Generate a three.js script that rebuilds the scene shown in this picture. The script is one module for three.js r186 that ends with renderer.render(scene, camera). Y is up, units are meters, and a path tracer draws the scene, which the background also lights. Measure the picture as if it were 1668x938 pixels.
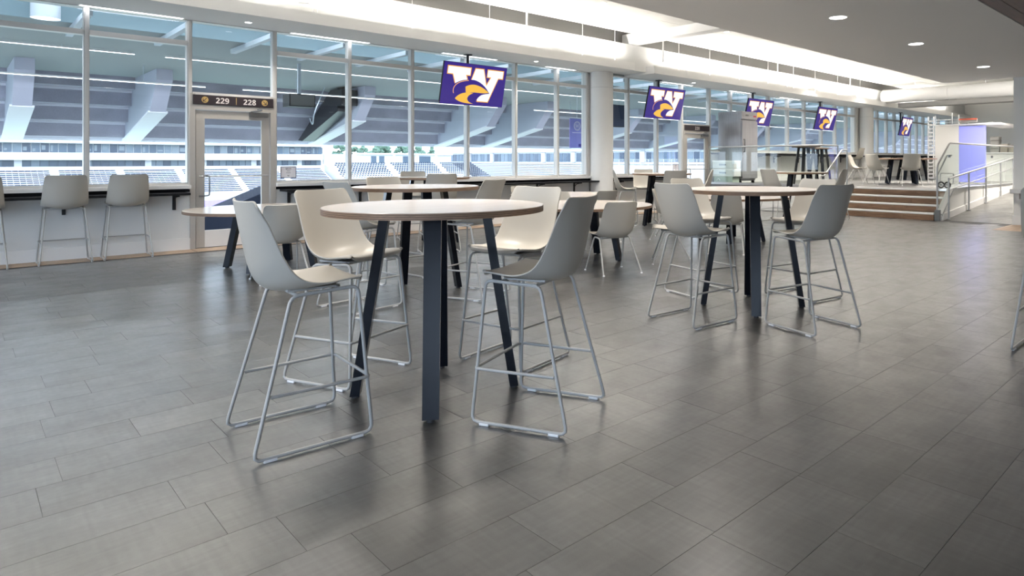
import * as THREE from 'three';
import { RoundedBoxGeometry } from 'three/addons/geometries/RoundedBoxGeometry.js';
import { mergeGeometries } from 'three/addons/utils/BufferGeometryUtils.js';
import { RectAreaLightUniformsLib } from 'three/addons/lights/RectAreaLightUniformsLib.js';
RectAreaLightUniformsLib.init();

// ---------------------------------------------------------------- camera, sky, light, exposure
const EYE = 1.323, YAW = THREE.MathUtils.degToRad(44.68), FOCAL = 1066;
const scene = new THREE.Scene();
const camera = new THREE.PerspectiveCamera(THREE.MathUtils.radToDeg(2 * Math.atan(469 / FOCAL)), 1668 / 938, 0.05, 1200);
camera.position.set(0, EYE, 0);
camera.rotation.y = YAW;
camera.setViewOffset(1668, 938, -166, 207, 1668, 938);        // shift lens, verticals stay upright
const renderer = new THREE.WebGLRenderer({ antialias: true });
renderer.toneMapping = THREE.LinearToneMapping;
renderer.toneMappingExposure = 1.8;
renderer.shadowMap.enabled = true;
scene.background = new THREE.Color().setRGB(3.5, 4.1, 4.9);   // bright overcast sky
const POWER = { cove: 145, down: 17, fill: 7, wash: 40, slot: 7, concourse: 36 };

// ---------------------------------------------------------------- random, textures, materials
let seed = 7;
const rnd = () => { seed = (seed * 1664525 + 1013904223) >>> 0; return seed / 4294967296; };
const rr = (a, b) => a + (b - a) * rnd();
function hash(x, y) { let h = (x * 374761393 + y * 668265263) | 0; h = Math.imul(h ^ (h >>> 13), 1274126177); return ((h ^ (h >>> 16)) >>> 0) / 4294967296; }
function vnoise(x, y, p) {
  const ix = Math.floor(x), iy = Math.floor(y), fx = x - ix, fy = y - iy, s = fx * fx * (3 - 2 * fx), t = fy * fy * (3 - 2 * fy);
  const w = (a) => ((a % p) + p) % p;
  const a = hash(w(ix), w(iy)), b = hash(w(ix + 1), w(iy)), c = hash(w(ix), w(iy + 1)), d = hash(w(ix + 1), w(iy + 1));
  return (a + (b - a) * s) * (1 - t) + (c + (d - c) * s) * t;
}
function fbm(x, y, p, n = 4) { let v = 0, a = 0.5, q = 1; for (let i = 0; i < n; i++) { v += a * vnoise(x * q, y * q, p * q); a *= 0.5; q *= 2; } return v; }
function dataTex(n, f, srgb = false) {
  const d = new Uint8Array(n * n * 4);
  for (let y = 0; y < n; y++) for (let x = 0; x < n; x++) {
    const c = f(x / n, y / n), o = (y * n + x) * 4;
    d[o] = c[0] * 255; d[o + 1] = c[1] * 255; d[o + 2] = c[2] * 255; d[o + 3] = 255;
  }
  const t = new THREE.DataTexture(d, n, n); t.wrapS = t.wrapT = THREE.RepeatWrapping; t.magFilter = THREE.LinearFilter; t.minFilter = THREE.LinearMipmapLinearFilter; t.generateMipmaps = true;
  if (srgb) t.colorSpace = THREE.SRGBColorSpace;
  t.needsUpdate = true; return t;
}
const cl = (v) => Math.min(1, Math.max(0, v));
const floorMap = dataTex(512, (u, v) => {                       // woven, slightly mottled grey tile
  const m = fbm(u * 6, v * 6, 6), s1 = vnoise(u * 90, v * 8, 90), s2 = vnoise(u * 8, v * 90, 90), g = hash((u * 512) | 0, (v * 512) | 0);
  const k = cl(0.70 + 0.20 * (m - 0.5) + 0.07 * (s1 - 0.5) + 0.07 * (s2 - 0.5) + 0.05 * (g - 0.5));
  return [k, k * 0.99, k * 0.965];
}, true);
const floorRough = dataTex(256, (u, v) => { const k = cl(0.66 + 0.30 * (fbm(u * 7, v * 7, 7) - 0.5) + 0.08 * (vnoise(u * 70, v * 70, 70) - 0.5)); return [k, k, k]; });
const woodTex = (a, b, n = 256) => dataTex(n, (u, v) => {
  const g = vnoise(u * 5, v * 60, 60) * 0.5 + vnoise(u * 12, v * 128, 128) * 0.3 + fbm(u * 3, v * 8, 8) * 0.4;
  const t = cl(g - 0.1); return [0, 1, 2].map((c) => a[c] + (b[c] - a[c]) * t);
}, true);
const walnutMap = woodTex([0.44, 0.33, 0.25], [0.64, 0.51, 0.40]);
const oakMap = woodTex([0.60, 0.52, 0.44], [0.76, 0.68, 0.60]);
const ceilWoodMap = woodTex([0.33, 0.27, 0.24], [0.46, 0.38, 0.34]);
const topMap = dataTex(256, (u, v) => { const g = vnoise(u * 4, v * 50, 50) * 0.6 + vnoise(u * 9, v * 120, 120) * 0.4, k = 0.97 + 0.05 * (g - 0.5); return [0.855 * k, 0.815 * k, 0.765 * k]; }, true);
const plyMap = dataTex(256, (u, v) => {                         // ply edge: layers stacked in v
  const l = Math.floor(v * 7), dark = l % 2 ? 0.62 : 0.86, n = 0.9 + 0.2 * (vnoise(u * 40, v * 30, 40) - 0.5) + 0.15 * (vnoise(u * 9, l * 3.1, 9) - 0.5);
  return [cl(0.78 * dark * n), cl(0.64 * dark * n), cl(0.52 * dark * n)];
}, true);
const steelMap = dataTex(256, (u, v) => { const k = cl(0.62 + 0.10 * (vnoise(u * 200, v * 3, 200) - 0.5) + 0.12 * (fbm(u * 3, v * 3, 3) - 0.5)); return [k, k, k * 1.01]; }, true);
const ceilTex = dataTex(256, (u, v) => { const k = cl(0.93 + 0.05 * (hash((u * 256) | 0, (v * 256) | 0) - 0.5) + 0.04 * (fbm(u * 8, v * 8, 8) - 0.5)); return [k, k * 0.995, k * 0.98]; }, true);
const plasterBump = dataTex(256, (u, v) => { const k = fbm(u * 24, v * 24, 24); return [k, k, k]; });
const concreteMap = dataTex(256, (u, v) => { const k = cl(0.80 + 0.2 * (fbm(u * 6, v * 6, 6) - 0.5) + 0.04 * (hash((u * 256) | 0, (v * 256) | 0) - 0.5)); return [k, k, k * 0.99]; }, true);

const mat = (r, g, b, rough = 0.6, o = {}) => { const m = new THREE.MeshStandardMaterial({ roughness: rough, side: THREE.DoubleSide, ...o }); m.color.setRGB(r, g, b); return m; };
const phys = (r, g, b, rough, spec) => { const m = new THREE.MeshPhysicalMaterial({ roughness: rough, side: THREE.DoubleSide, specularIntensity: spec }); m.color.setRGB(r, g, b); return m; };
const glow = (r, g, b, k, o = {}) => { const m = mat(0.8, 0.8, 0.8, 0.6, o); if (o.color) m.color.set(o.color); m.emissive.setRGB(r, g, b); m.emissiveIntensity = k; return m; };
const M = {
  wall: mat(0.74, 0.735, 0.71, 0.75, { bumpMap: plasterBump, bumpScale: 0.0006 }),
  nosing: mat(0.88, 0.87, 0.85, 0.5),
  trim: mat(0.80, 0.79, 0.77, 0.45),
  soffit: mat(0.72, 0.715, 0.70, 0.85),
  bulk: mat(0.66, 0.66, 0.65, 0.7),
  greyCeil: mat(0.80, 0.79, 0.77, 0.9),
  plenum: mat(0.36, 0.355, 0.34, 0.9),
  ceilTile: mat(0.86, 0.855, 0.84, 0.9, { map: ceilTex }),
  frame: mat(0.60, 0.585, 0.56, 0.42, { metalness: 0.15 }),
  alu: mat(0.50, 0.50, 0.50, 0.42, { metalness: 0.7 }),
  doorFrame: mat(0.50, 0.47, 0.43, 0.45, { metalness: 0.2 }),
  grout: mat(0.045, 0.045, 0.043, 0.8),
  shelf: phys(0.012, 0.012, 0.014, 0.6, 0.3),
  black: mat(0.012, 0.013, 0.017, 0.34),
  blackMatt: mat(0.02, 0.02, 0.022, 0.6),
  shell: mat(0.43, 0.405, 0.355, 0.42),
  rod: mat(0.40, 0.395, 0.38, 0.38),
  glide: mat(0.80, 0.80, 0.80, 0.4),
  top: mat(0.70, 0.69, 0.70, 0.24, { map: topMap }),
  ply: mat(0.85, 0.82, 0.80, 0.55, { map: plyMap }),
  leg: phys(0.006, 0.008, 0.013, 0.22, 0.45),
  oak: mat(0.95, 0.9, 0.86, 0.5, { map: oakMap }),
  walnut: mat(1, 1, 1, 0.5, { map: walnutMap }),
  steel: mat(0.95, 0.94, 0.95, 0.30, { map: steelMap, metalness: 0.35 }),
  steelDark: mat(0.22, 0.22, 0.22, 0.35, { metalness: 0.8 }),
  white: mat(0.80, 0.80, 0.80, 0.5),
  paper: mat(0.75, 0.74, 0.76, 0.8),
  carton: mat(0.66, 0.68, 0.68, 0.7),
  lampWhite: glow(1, 0.97, 0.92, 6),
  ledStrip: glow(1, 0.96, 0.9, 2.2),
  slot: glow(0.95, 0.98, 1, 1.6),
  tube: glow(0.95, 0.98, 1, 2.2),
  violet: glow(0.20, 0.22, 0.95, 0.34, { color: 0x8f92c8 }),
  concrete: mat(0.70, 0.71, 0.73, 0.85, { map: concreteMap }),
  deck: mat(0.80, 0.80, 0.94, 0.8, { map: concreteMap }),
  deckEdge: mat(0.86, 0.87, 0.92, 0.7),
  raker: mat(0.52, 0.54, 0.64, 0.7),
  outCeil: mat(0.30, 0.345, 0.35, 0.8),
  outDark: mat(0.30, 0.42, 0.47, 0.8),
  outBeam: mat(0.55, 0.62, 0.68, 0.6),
  standWhite: mat(0.40, 0.41, 0.43, 0.8),
  seat: mat(0.018, 0.028, 0.055, 0.6),
  purple: mat(0.23, 0.17, 0.52, 0.7),
  navy: mat(0.02, 0.035, 0.08, 0.6),
  leaf: mat(0.07, 0.12, 0.085, 0.9),
  trunk: mat(0.22, 0.17, 0.13, 0.9),
  orange: mat(0.70, 0.12, 0.06, 0.5),
  turf: mat(0.30, 0.36, 0.30, 0.9),
};
const thin = (r, g, b, o = {}) => { const m = new THREE.MeshPhysicalMaterial({ roughness: 0.0, transmission: 1, thickness: 0, ior: 1.5, side: THREE.DoubleSide, ...o }); m.color.setRGB(r, g, b); return m; };
M.glass = thin(0.90, 0.94, 0.95);
M.tinted = thin(0.60, 0.64, 0.69);
M.guard = thin(0.88, 0.945, 0.92);
M.standGlass = ['0.10 0.17 0.27', '0.16 0.25 0.36', '0.30 0.40 0.50', '0.06 0.11 0.20', '0.42 0.50 0.58'].map((s) => { const [r, g, b] = s.split(' ').map(Number); return mat(r * 0.28, g * 0.28, b * 0.28, 0.3); });
const tileMat = (r, g, b, o = {}) => { const m = new THREE.MeshPhysicalMaterial({ roughness: 0.6, map: floorMap, roughnessMap: floorRough, clearcoat: 0.9, clearcoatRoughness: 0.27, side: THREE.DoubleSide, ...o }); m.color.setRGB(r, g, b); return m; };
M.tiles = [0.84, 0.93, 0.98, 1.04, 1.13, 1.38].map((k) => tileMat(0.150 * k, 0.152 * k, 0.152 * k));
M.tileField = tileMat(0.150, 0.152, 0.152, { vertexColors: true });
M.floorPlain = mat(0.24, 0.24, 0.238, 0.6, { map: floorMap, roughnessMap: floorRough });

// ---------------------------------------------------------------- building helpers
const used = {};
function numbered(n) { const k = used[n] = (used[n] ?? -1) + 1; return k ? n + '_' + String(k).padStart(3, '0') : n; }
function thing(name, label, category, p = [0, 0, 0], ry = 0, group) {
  const o = new THREE.Group(); o.name = numbered(name); o.position.set(...p); o.rotation.y = ry;
  o.userData = { label, category, kind: 'thing' }; if (group) o.userData.group = group;
  scene.add(o); return o;
}
function struct(name, label) { const o = new THREE.Group(); o.name = name; o.userData = { kind: 'structure', label }; scene.add(o); return o; }
function part(parent, name, geo, m, label) { const o = new THREE.Mesh(geo, m); o.name = name; if (label) o.userData.label = label; parent.add(o); return o; }
function structMesh(name, geo, m, label) { const o = new THREE.Mesh(geo, m); o.name = name; o.userData = { kind: 'structure', label }; scene.add(o); return o; }
const flat = (g) => { const a = g.index ? g.toNonIndexed() : g; for (const k of Object.keys(a.attributes)) if (!['position', 'normal', 'uv'].includes(k)) a.deleteAttribute(k); return a; };
const merge = (...l) => mergeGeometries(l.flat().map(flat));
function uvWorld(g, s = 1) {                                    // uv in metres from position and normal
  const p = g.attributes.position, n = g.attributes.normal, uv = new Float32Array(p.count * 2);
  for (let i = 0; i < p.count; i++) {
    const ax = Math.abs(n.getX(i)), ay = Math.abs(n.getY(i)), az = Math.abs(n.getZ(i));
    const [a, b] = ay >= ax && ay >= az ? [p.getZ(i), p.getX(i)] : ax >= az ? [p.getZ(i), p.getY(i)] : [p.getX(i), p.getY(i)];
    uv[i * 2] = a * s; uv[i * 2 + 1] = b * s;
  }
  g.setAttribute('uv', new THREE.BufferAttribute(uv, 2)); return g;
}
const box = (x0, x1, y0, y1, z0, z1, s = 1) => uvWorld(new THREE.BoxGeometry(Math.abs(x1 - x0), Math.abs(y1 - y0), Math.abs(z1 - z0)).translate((x0 + x1) / 2, (y0 + y1) / 2, (z0 + z1) / 2), s);
const rbox = (w, h, d, x, y, z, r = 0.004) => new RoundedBoxGeometry(w, h, d, 2, r).translate(x, y, z);
const V = (x, y, z) => new THREE.Vector3(x, y, z);
function rod(a, b, r, n = 10) {
  const d = b.clone().sub(a), g = new THREE.CylinderGeometry(r, r, d.length(), n);
  g.applyQuaternion(new THREE.Quaternion().setFromUnitVectors(V(0, 1, 0), d.clone().normalize())); return g.translate((a.x + b.x) / 2, (a.y + b.y) / 2, (a.z + b.z) / 2);
}
function bent(points, r, fillet, closed = false, seg = 8) {     // tube along a polyline with rounded corners
  const n = points.length, path = new THREE.CurvePath(); let last = null, first = null;
  const corner = (i) => { const p = points[i], a = points[(i - 1 + n) % n], b = points[(i + 1) % n], f1 = Math.min(fillet, p.distanceTo(a) * 0.45), f2 = Math.min(fillet, p.distanceTo(b) * 0.45);
    return [p.clone().lerp(a, f1 / p.distanceTo(a)), p, p.clone().lerp(b, f2 / p.distanceTo(b))]; };
  for (let i = 0; i < n; i++) {
    if (!closed && (i === 0 || i === n - 1)) { if (last) path.add(new THREE.LineCurve3(last, points[i])); last = points[i]; continue; }
    const [p, c, q] = corner(i);
    if (last) path.add(new THREE.LineCurve3(last, p)); else first = p;
    path.add(new THREE.QuadraticBezierCurve3(p, c, q)); last = q;
  }
  if (closed) path.add(new THREE.LineCurve3(last, first));
  const pts = [];
  for (const c of path.curves) { const k = c.isLineCurve3 ? 3 : 6; for (let i = 0; i < k; i++) pts.push(c.getPoint(i / k)); }
  if (!closed) pts.push(last);
  const curve = new THREE.CatmullRomCurve3(pts, closed, 'centripetal');
  return new THREE.TubeGeometry(curve, pts.length * 3, r, seg, closed);
}
function extrudeXY(pts, z0, z1, bevel = 0) {                    // polygon in x,y swept along z
  const s = new THREE.Shape(pts.map(([x, y]) => new THREE.Vector2(x, y)));
  return uvWorld(new THREE.ExtrudeGeometry(s, { depth: Math.abs(z1 - z0), bevelEnabled: bevel > 0, bevelSize: bevel, bevelThickness: bevel, bevelSegments: 1 }).translate(0, 0, Math.min(z0, z1)));
}
function extrudeZY(pts, x0, x1) {                               // polygon in z,y swept along x
  const s = new THREE.Shape(pts.map(([z, y]) => new THREE.Vector2(-z, y)));
  return uvWorld(new THREE.ExtrudeGeometry(s, { depth: Math.abs(x1 - x0), bevelEnabled: false }).rotateY(Math.PI / 2).translate(Math.min(x0, x1), 0, 0));
}
function canvasTex(w, h, draw) { const c = document.createElement('canvas'); c.width = w; c.height = h; draw(c.getContext('2d'), w, h); const t = new THREE.CanvasTexture(c); t.colorSpace = THREE.SRGBColorSpace; t.anisotropy = 8; return t; }
function clone(o, label, p, ry) { const c = o.clone(); c.name = numbered(o.name.replace(/_\d{3}$/, '')); c.userData = { ...o.userData, label }; c.position.set(...p); c.rotation.set(0, ry, 0); scene.add(c); return c; }
const deg = THREE.MathUtils.degToRad;
const project = (x, y, z) => { const dx = x, dz = z, c = Math.cos(YAW), s = Math.sin(YAW), d = -s * dx - c * dz, l = c * dx - s * dz; return [1000 + FOCAL * l / d, 262 - FOCAL * (y - EYE) / d, d]; };

// ---------------------------------------------------------------- floor
const WX = -11.40, BACK = 4.2, RIGHT = 3.6, STEP_Z = -15.3, PLAT = 0.66, FAR = -36;
{
  const fl = struct('floor', 'grey tiled floor of the hall');
  part(fl, 'floor_base', box(WX - 0.2, RIGHT + 0.1, -0.25, -0.004, BACK + 0.1, -15.55), M.grout);
  const TW = 0.305, TL = 0.61, gap = 0.0017, x0 = -3.52, all = [];
  const variants = [0, 1, 2, 3].map((k) => {
    const g = new THREE.BoxGeometry(TW - gap, 0.012, TL - gap).translate(0, -0.006, 0); uvWorld(g);
    const uv = g.attributes.uv; for (let i = 0; i < uv.count; i++) uv.setXY(i, uv.getX(i) * 0.9 + k * 0.37, uv.getY(i) * 0.9 + k * 0.61);
    return g;
  });
  for (let i = Math.floor((WX + 0.42 - x0) / TW); x0 + i * TW < RIGHT; i++) {
    const off = (hash(i + 400, 3) < 0.5 ? 0 : TL / 2) + (hash(i + 400, 9) - 0.5) * 0.18 - 0.31;
    for (let j = -28; j < 9; j++) {
      let xa = x0 + i * TW, xb = xa + TW, z = off + j * TL;
      if (xa < WX + 0.40 || z + TL / 2 > BACK || z - TL / 2 < -15.5) continue;
      const x = (xa + xb) / 2, [px, py, d] = project(x, 0, z);
      const t = hash(i + 500, j + 500), tone = t < 0.10 ? 0 : t < 0.32 ? 1 : t < 0.62 ? 2 : t < 0.84 ? 3 : t < 0.945 ? 4 : 5;
      const seen = d > 1.2 && px > -120 && px < 1790 && py < 1010;
      all.push({ x, z, tone, v: (hash(i + 77, j + 91) * 4) | 0, d: seen ? d : 1000 + Math.abs(d) });
    }
  }
  all.sort((a, b) => a.d - b.d);
  const rest = [], tones = [0.84, 0.93, 0.98, 1.04, 1.13, 1.38];
  all.forEach((t, k) => {
    if (k < 300) { const o = part(fl, numbered('floor_tile'), variants[t.v], M.tiles[t.tone]); o.position.set(t.x, 0, t.z); return; }
    const g = flat(variants[t.v].clone().translate(t.x, 0, t.z)), c = new Float32Array(g.attributes.position.count * 3).fill(tones[t.tone]);
    g.setAttribute('color', new THREE.BufferAttribute(c, 3)); rest.push(g);
  });
  const far = part(fl, 'distant_floor_tiles', mergeGeometries(rest), M.tileField); far.userData.kind = 'stuff';
  part(fl, 'wood_border', box(WX - 0.02, WX + 0.40, -0.05, 0.001, BACK, -2.50, 0.6), M.oak, 'pale wood strip along the window wall');
  part(fl, 'wood_border', box(WX - 0.02, WX + 0.40, -0.05, 0.001, -2.51, -9.0, 0.6), M.oak);
  part(fl, 'wood_border', box(WX - 0.02, WX + 0.40, -0.05, 0.001, -9.01, STEP_Z, 0.6), M.oak);
  part(fl, 'wood_border', box(-3.68, RIGHT, -0.05, 0.001, -14.05, -15.5, 0.6), M.oak, 'pale wood strip in front of the right wall');
}

// ---------------------------------------------------------------- raised platform, steps, ramp
{
  const p = struct('platform', 'raised floor at the far end behind wide steps');
  part(p, 'platform_floor', box(WX - 0.2, -5.06, 0.55, PLAT, -16.21, FAR, 0.8), M.floorPlain);
  part(p, 'platform_floor', box(WX - 0.2, -7.86, 0.55, PLAT, STEP_Z, -16.21, 0.8), M.floorPlain);
  part(p, 'platform_front', box(WX - 0.2, -7.86, -0.05, 0.55, STEP_Z - 0.02, -15.6), M.wall);
  part(p, 'platform_front_trim', box(WX, -7.86, 0, 0.17, STEP_Z, STEP_Z - 0.02), M.trim);
  part(p, 'platform_core', box(WX - 0.2, -5.12, -0.05, 0.55, -16.20, FAR), M.plenum);
  part(p, 'platform_floor', box(-5.06, RIGHT, 0.5, PLAT, -23.6, FAR, 0.8), M.floorPlain);
  for (let i = 0; i < 4; i++) {
    const z = STEP_Z - i * 0.28, y = i * 0.165, st = new THREE.Group(); st.name = numbered('step'); p.add(st);
    part(st, 'riser', box(-7.86, -5.16, y, y + 0.128, z, z - 0.02, 1.2), M.walnut, 'brown wood riser');
    part(st, 'nosing', rbox(2.70, 0.040, 0.085, -6.51, y + 0.146, z - 0.033, 0.006), M.nosing, 'white step nosing');
    if (i < 3) part(st, 'tread', box(-7.86, -5.16, y + 0.12, y + 0.163, z - 0.07, z - 0.30, 0.8), M.floorPlain);
  }
  const r = struct('ramp', 'grey ramp rising beside the steps');
  part(r, 'ramp_floor', extrudeZY([[-15.5, -0.2], [-15.5, 0.0], [-23.4, 0.665], [-23.8, 0.665], [-23.8, -0.2]], -5.02, -3.6), M.floorPlain);
  part(r, 'curb_wall', extrudeZY([[-15.38, -0.1], [-15.38, 0.10], [-16.15, 0.66], [-22.5, 0.66], [-22.5, -0.1]], -5.14, -5.02), M.wall, 'white curb wall between steps and ramp');
  part(r, 'curb_cap', extrudeZY([[-15.40, 0.10], [-15.40, 0.15], [-16.14, 0.70], [-22.6, 0.70], [-22.6, 0.655], [-16.16, 0.655]], -5.15, -5.01), M.alu);
  part(r, 'curb_baseboard', extrudeZY([[-15.42, 0.0], [-15.42, 0.15], [-21.4, 0.645], [-21.4, 0.49]], -5.02, -5.0), M.trim);
}

// ---------------------------------------------------------------- window wall
const DOORS = [[-2.52, -3.67, '229 | 228'], [-14.27, -15.45, '228']];
const sheet = (x, z0, z1, y0, y1) => new THREE.PlaneGeometry(Math.abs(z1 - z0), y1 - y0).rotateY(Math.PI / 2).translate(x, (y0 + y1) / 2, (z0 + z1) / 2);
const pane = (w, z0, z1, y0, y1, x = WX - 0.06) => part(w, 'pane', sheet(x, z0, z1, y0, y1), M.glass);
{
  const low = struct('wall_left', 'low white wall under the windows');
  const seg = [[BACK, -2.50, 0], [-3.70, -14.24, 0], [-15.48, FAR, PLAT]];
  for (const [a, b, y] of seg) {
    part(low, 'low_wall', box(WX - 0.18, WX, y - 0.1, y + 0.91, a, b), M.wall);
    part(low, 'baseboard', rboxZ(WX + 0.009, y + 0.085, a, b, 0.018, 0.17), M.trim);
    part(low, 'sill', rboxZ(WX - 0.05, y + 0.935, a, b, 0.30, 0.05), M.trim);
    part(low, 'back_strip', rboxZ(WX + 0.006, y + 0.882, a, b, 0.012, 0.045), M.shelf);
  }
  function rboxZ(x, y, a, b, w, h) { return box(x - w / 2, x + w / 2, y - h / 2, y + h / 2, a, b); }
  // bays
  const m1 = [4.73, 3.52, 2.32, 1.12, -0.09, -1.29, -2.50, -3.69, -4.92, -6.12, -7.34, -8.54, -9.72, -10.62], m2 = [-11.25, -12.06, -13.18, -14.22, -15.50, -16.58, -17.66, -18.72, -19.94, -21.08, -22.34, -23.41, -24.35, -25.1],
    m3 = [-26.0, -27.25, -28.2, -29.06, -29.96, -30.83, -31.66, -32.5, -33.5, -34.6, -35.9];
  let n = 1;
  for (const list of [m1, m2, m3]) for (let i = 0; i < list.length - 1; i++) {
    const a = list[i], b = list[i + 1], door = DOORS.some(([p]) => Math.abs(p - a) < 0.1), y = a < -15.4 ? PLAT : 0;
    const w = struct('window_' + n++, 'tall window bay with aluminium mullions');
    part(w, 'mullion', box(WX - 0.12, WX, y + 0.9, 3.45, b - 0.032, b + 0.032), M.frame);
    part(w, 'mullion_cap', box(WX, WX + 0.018, y + 0.9, 3.45, b - 0.018, b + 0.018), M.frame);
    if (i === 0) part(w, 'mullion', box(WX - 0.12, WX, y + 0.9, 3.45, a - 0.032, a + 0.032), M.frame);
    if (!door) {
      part(w, 'transom', box(WX - 0.12, WX + 0.01, 3.045, 3.115, a - 0.032, b + 0.032), M.frame);
      part(w, 'bottom_rail', box(WX - 0.12, WX, y + 0.955, y + 1.0, a - 0.032, b + 0.032), M.frame);
      pane(w, a - 0.032, b + 0.032, y + 1.0, 3.045); pane(w, a - 0.032, b + 0.032, 3.115, 3.44);
    } else {
      part(w, 'transom', box(WX - 0.12, WX + 0.01, 2.32, 2.36, a - 0.032, b + 0.032), M.frame);
      pane(w, a - 0.032, b + 0.032, 2.36, 3.44);
    }
    part(w, 'head_rail', box(WX - 0.12, WX + 0.01, 3.42, 3.47, a, b), M.frame);
  }
  // doors
  DOORS.forEach(([a, b, text], k) => {
    const d = struct('door_' + (k + 1), k ? 'glazed aluminium door under the sign 228' : 'glazed aluminium door under the sign 229 228');
    part(d, 'door_post', box(WX - 0.12, WX + 0.02, 0, 2.34, a + 0.02, a - 0.05), M.doorFrame); part(d, 'door_post', box(WX - 0.12, WX + 0.02, 0, 2.34, b + 0.05, b - 0.03), M.doorFrame);
    part(d, 'door_head', box(WX - 0.12, WX + 0.02, 2.10, 2.17, a - 0.05, b + 0.05), M.doorFrame);
    part(d, 'head_panel', box(WX - 0.10, WX - 0.01, 2.17, 2.32, a - 0.05, b + 0.05), M.doorFrame);
    const la = a - 0.062, lb = b + 0.062, leaf = new THREE.Group(); leaf.name = 'door_leaf'; d.add(leaf);
    const st = 0.115, bx = [WX - 0.055, WX - 0.005];
    part(leaf, 'stile', box(...bx, 0.012, 2.09, la, la - st), M.doorFrame); part(leaf, 'stile', box(...bx, 0.012, 2.09, lb + st, lb), M.doorFrame);
    part(leaf, 'top_rail', box(...bx, 1.965, 2.09, la - st, lb + st), M.doorFrame);
    part(leaf, 'bottom_rail', box(...bx, 0.012, 0.265, la - st, lb + st), M.trim);
    part(leaf, 'pane', sheet(WX - 0.03, la - st, lb + st, 0.265, 1.965), M.glass);
    part(leaf, 'push_bar', merge(rod(V(WX + 0.045, 1.09, la - 0.03), V(WX + 0.045, 1.09, lb + 0.03), 0.011), rod(V(WX - 0.01, 1.09, la - 0.05), V(WX + 0.045, 1.09, la - 0.05), 0.010), rod(V(WX - 0.01, 1.09, lb + 0.05), V(WX + 0.045, 1.09, lb + 0.05), 0.010)), M.alu, 'metal push bar');
    part(leaf, 'door_handle', bent([V(WX, 1.10, la - 0.06), V(WX + 0.07, 1.10, la - 0.16), V(WX + 0.07, 0.80, la - 0.16), V(WX, 0.79, la - 0.04)], 0.011, 0.03), M.steelDark, 'bent pull handle');
    part(leaf, 'door_closer', merge(box(WX - 0.005, WX + 0.06, 2.02, 2.09, lb + 0.03, lb + 0.30), rod(V(WX + 0.03, 2.10, lb + 0.28), V(WX + 0.16, 2.12, lb + 0.16), 0.010), rod(V(WX + 0.16, 2.12, lb + 0.16), V(WX + 0.02, 2.14, lb + 0.18), 0.010)), M.steelDark, 'door closer with folding arm');
    const tex = canvasTex(1024, k ? 150 : 124, (c, w, h) => {
      c.fillStyle = '#2c2328'; c.fillRect(0, 0, w, h); c.textBaseline = 'middle'; c.textAlign = 'center'; c.fillStyle = '#d6d0cb';
      if (k) { c.font = 'bold 118px sans-serif'; c.fillText('228', w / 2, h / 2 + 4); return; }
      c.font = 'bold 104px sans-serif'; c.fillText('229', w * 0.35, h / 2 + 4); c.fillText('228', w * 0.69, h / 2 + 4);
      c.fillStyle = '#c9ad6a'; c.fillRect(w * 0.517, h * 0.12, 6, h * 0.76);
      for (const [x, s] of [[0.14, -1], [0.885, 1]]) {
        c.fillStyle = '#b89a5e'; c.beginPath(); c.arc(w * x, h / 2, 42, 0, 7); c.fill();
        c.strokeStyle = '#2c2328'; c.lineWidth = 8; c.beginPath(); c.moveTo(w * x - s * 20, h / 2 - 20); c.lineTo(w * x + s * 20, h / 2 + 20); c.moveTo(w * x + s * 22, h / 2 - 14); c.lineTo(w * x + s * 22, h / 2 + 22); c.lineTo(w * x - s * 14, h / 2 + 22); c.stroke();
      }
    });
    const sign = thing('door_sign', k ? 'dark sign reading 228 above the far glazed door' : 'long dark sign reading 229 and 228 with round arrow badges', 'sign', [WX + 0.02, 2.25, (a + b) / 2]);
    const L = Math.abs(a - b) - 0.03, face = new THREE.PlaneGeometry(L, k ? 0.15 : 0.14).rotateY(Math.PI / 2).translate(0.0135, 0, 0);
    part(sign, 'sign_plate', box(-0.012, 0.012, -0.072, 0.072, -L / 2, L / 2), M.blackMatt);
    part(sign, 'sign_face', face, mat(1, 1, 1, 0.5, { map: tex }));
  });
  // column cladding
  for (const [k, x, z, r, y] of [[1, -11.22, -10.93, 0.275, 0], [2, -11.15, -25.55, 0.27, PLAT]]) {
    const c = struct(k === 1 ? 'column' : 'column_001', 'round white clad column at the window wall');
    part(c, 'shaft', new THREE.CylinderGeometry(r, r, 3.06 - y, 40).translate(x, (3.06 + y) / 2, z), M.wall);
    part(c, 'shaft_top', new THREE.CylinderGeometry(r, r, 0.44, 40).translate(x, 3.285, z), M.wall);
    part(c, 'column_joint', new THREE.CylinderGeometry(r - 0.006, r - 0.006, 0.02, 40).translate(x, 3.063, z), M.plenum);
    part(c, 'column_base', new THREE.CylinderGeometry(r + 0.012, r + 0.012, 0.17, 40).translate(x, y + 0.085, z), M.trim);
  }
  part(low, 'corner_filler', box(WX - 0.18, WX - 0.02, 0, 3.45, -10.6, -11.28), M.wall);
  part(low, 'corner_filler', box(WX - 0.18, WX - 0.02, PLAT, 3.45, -25.05, -26.02), M.wall);
}

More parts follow.
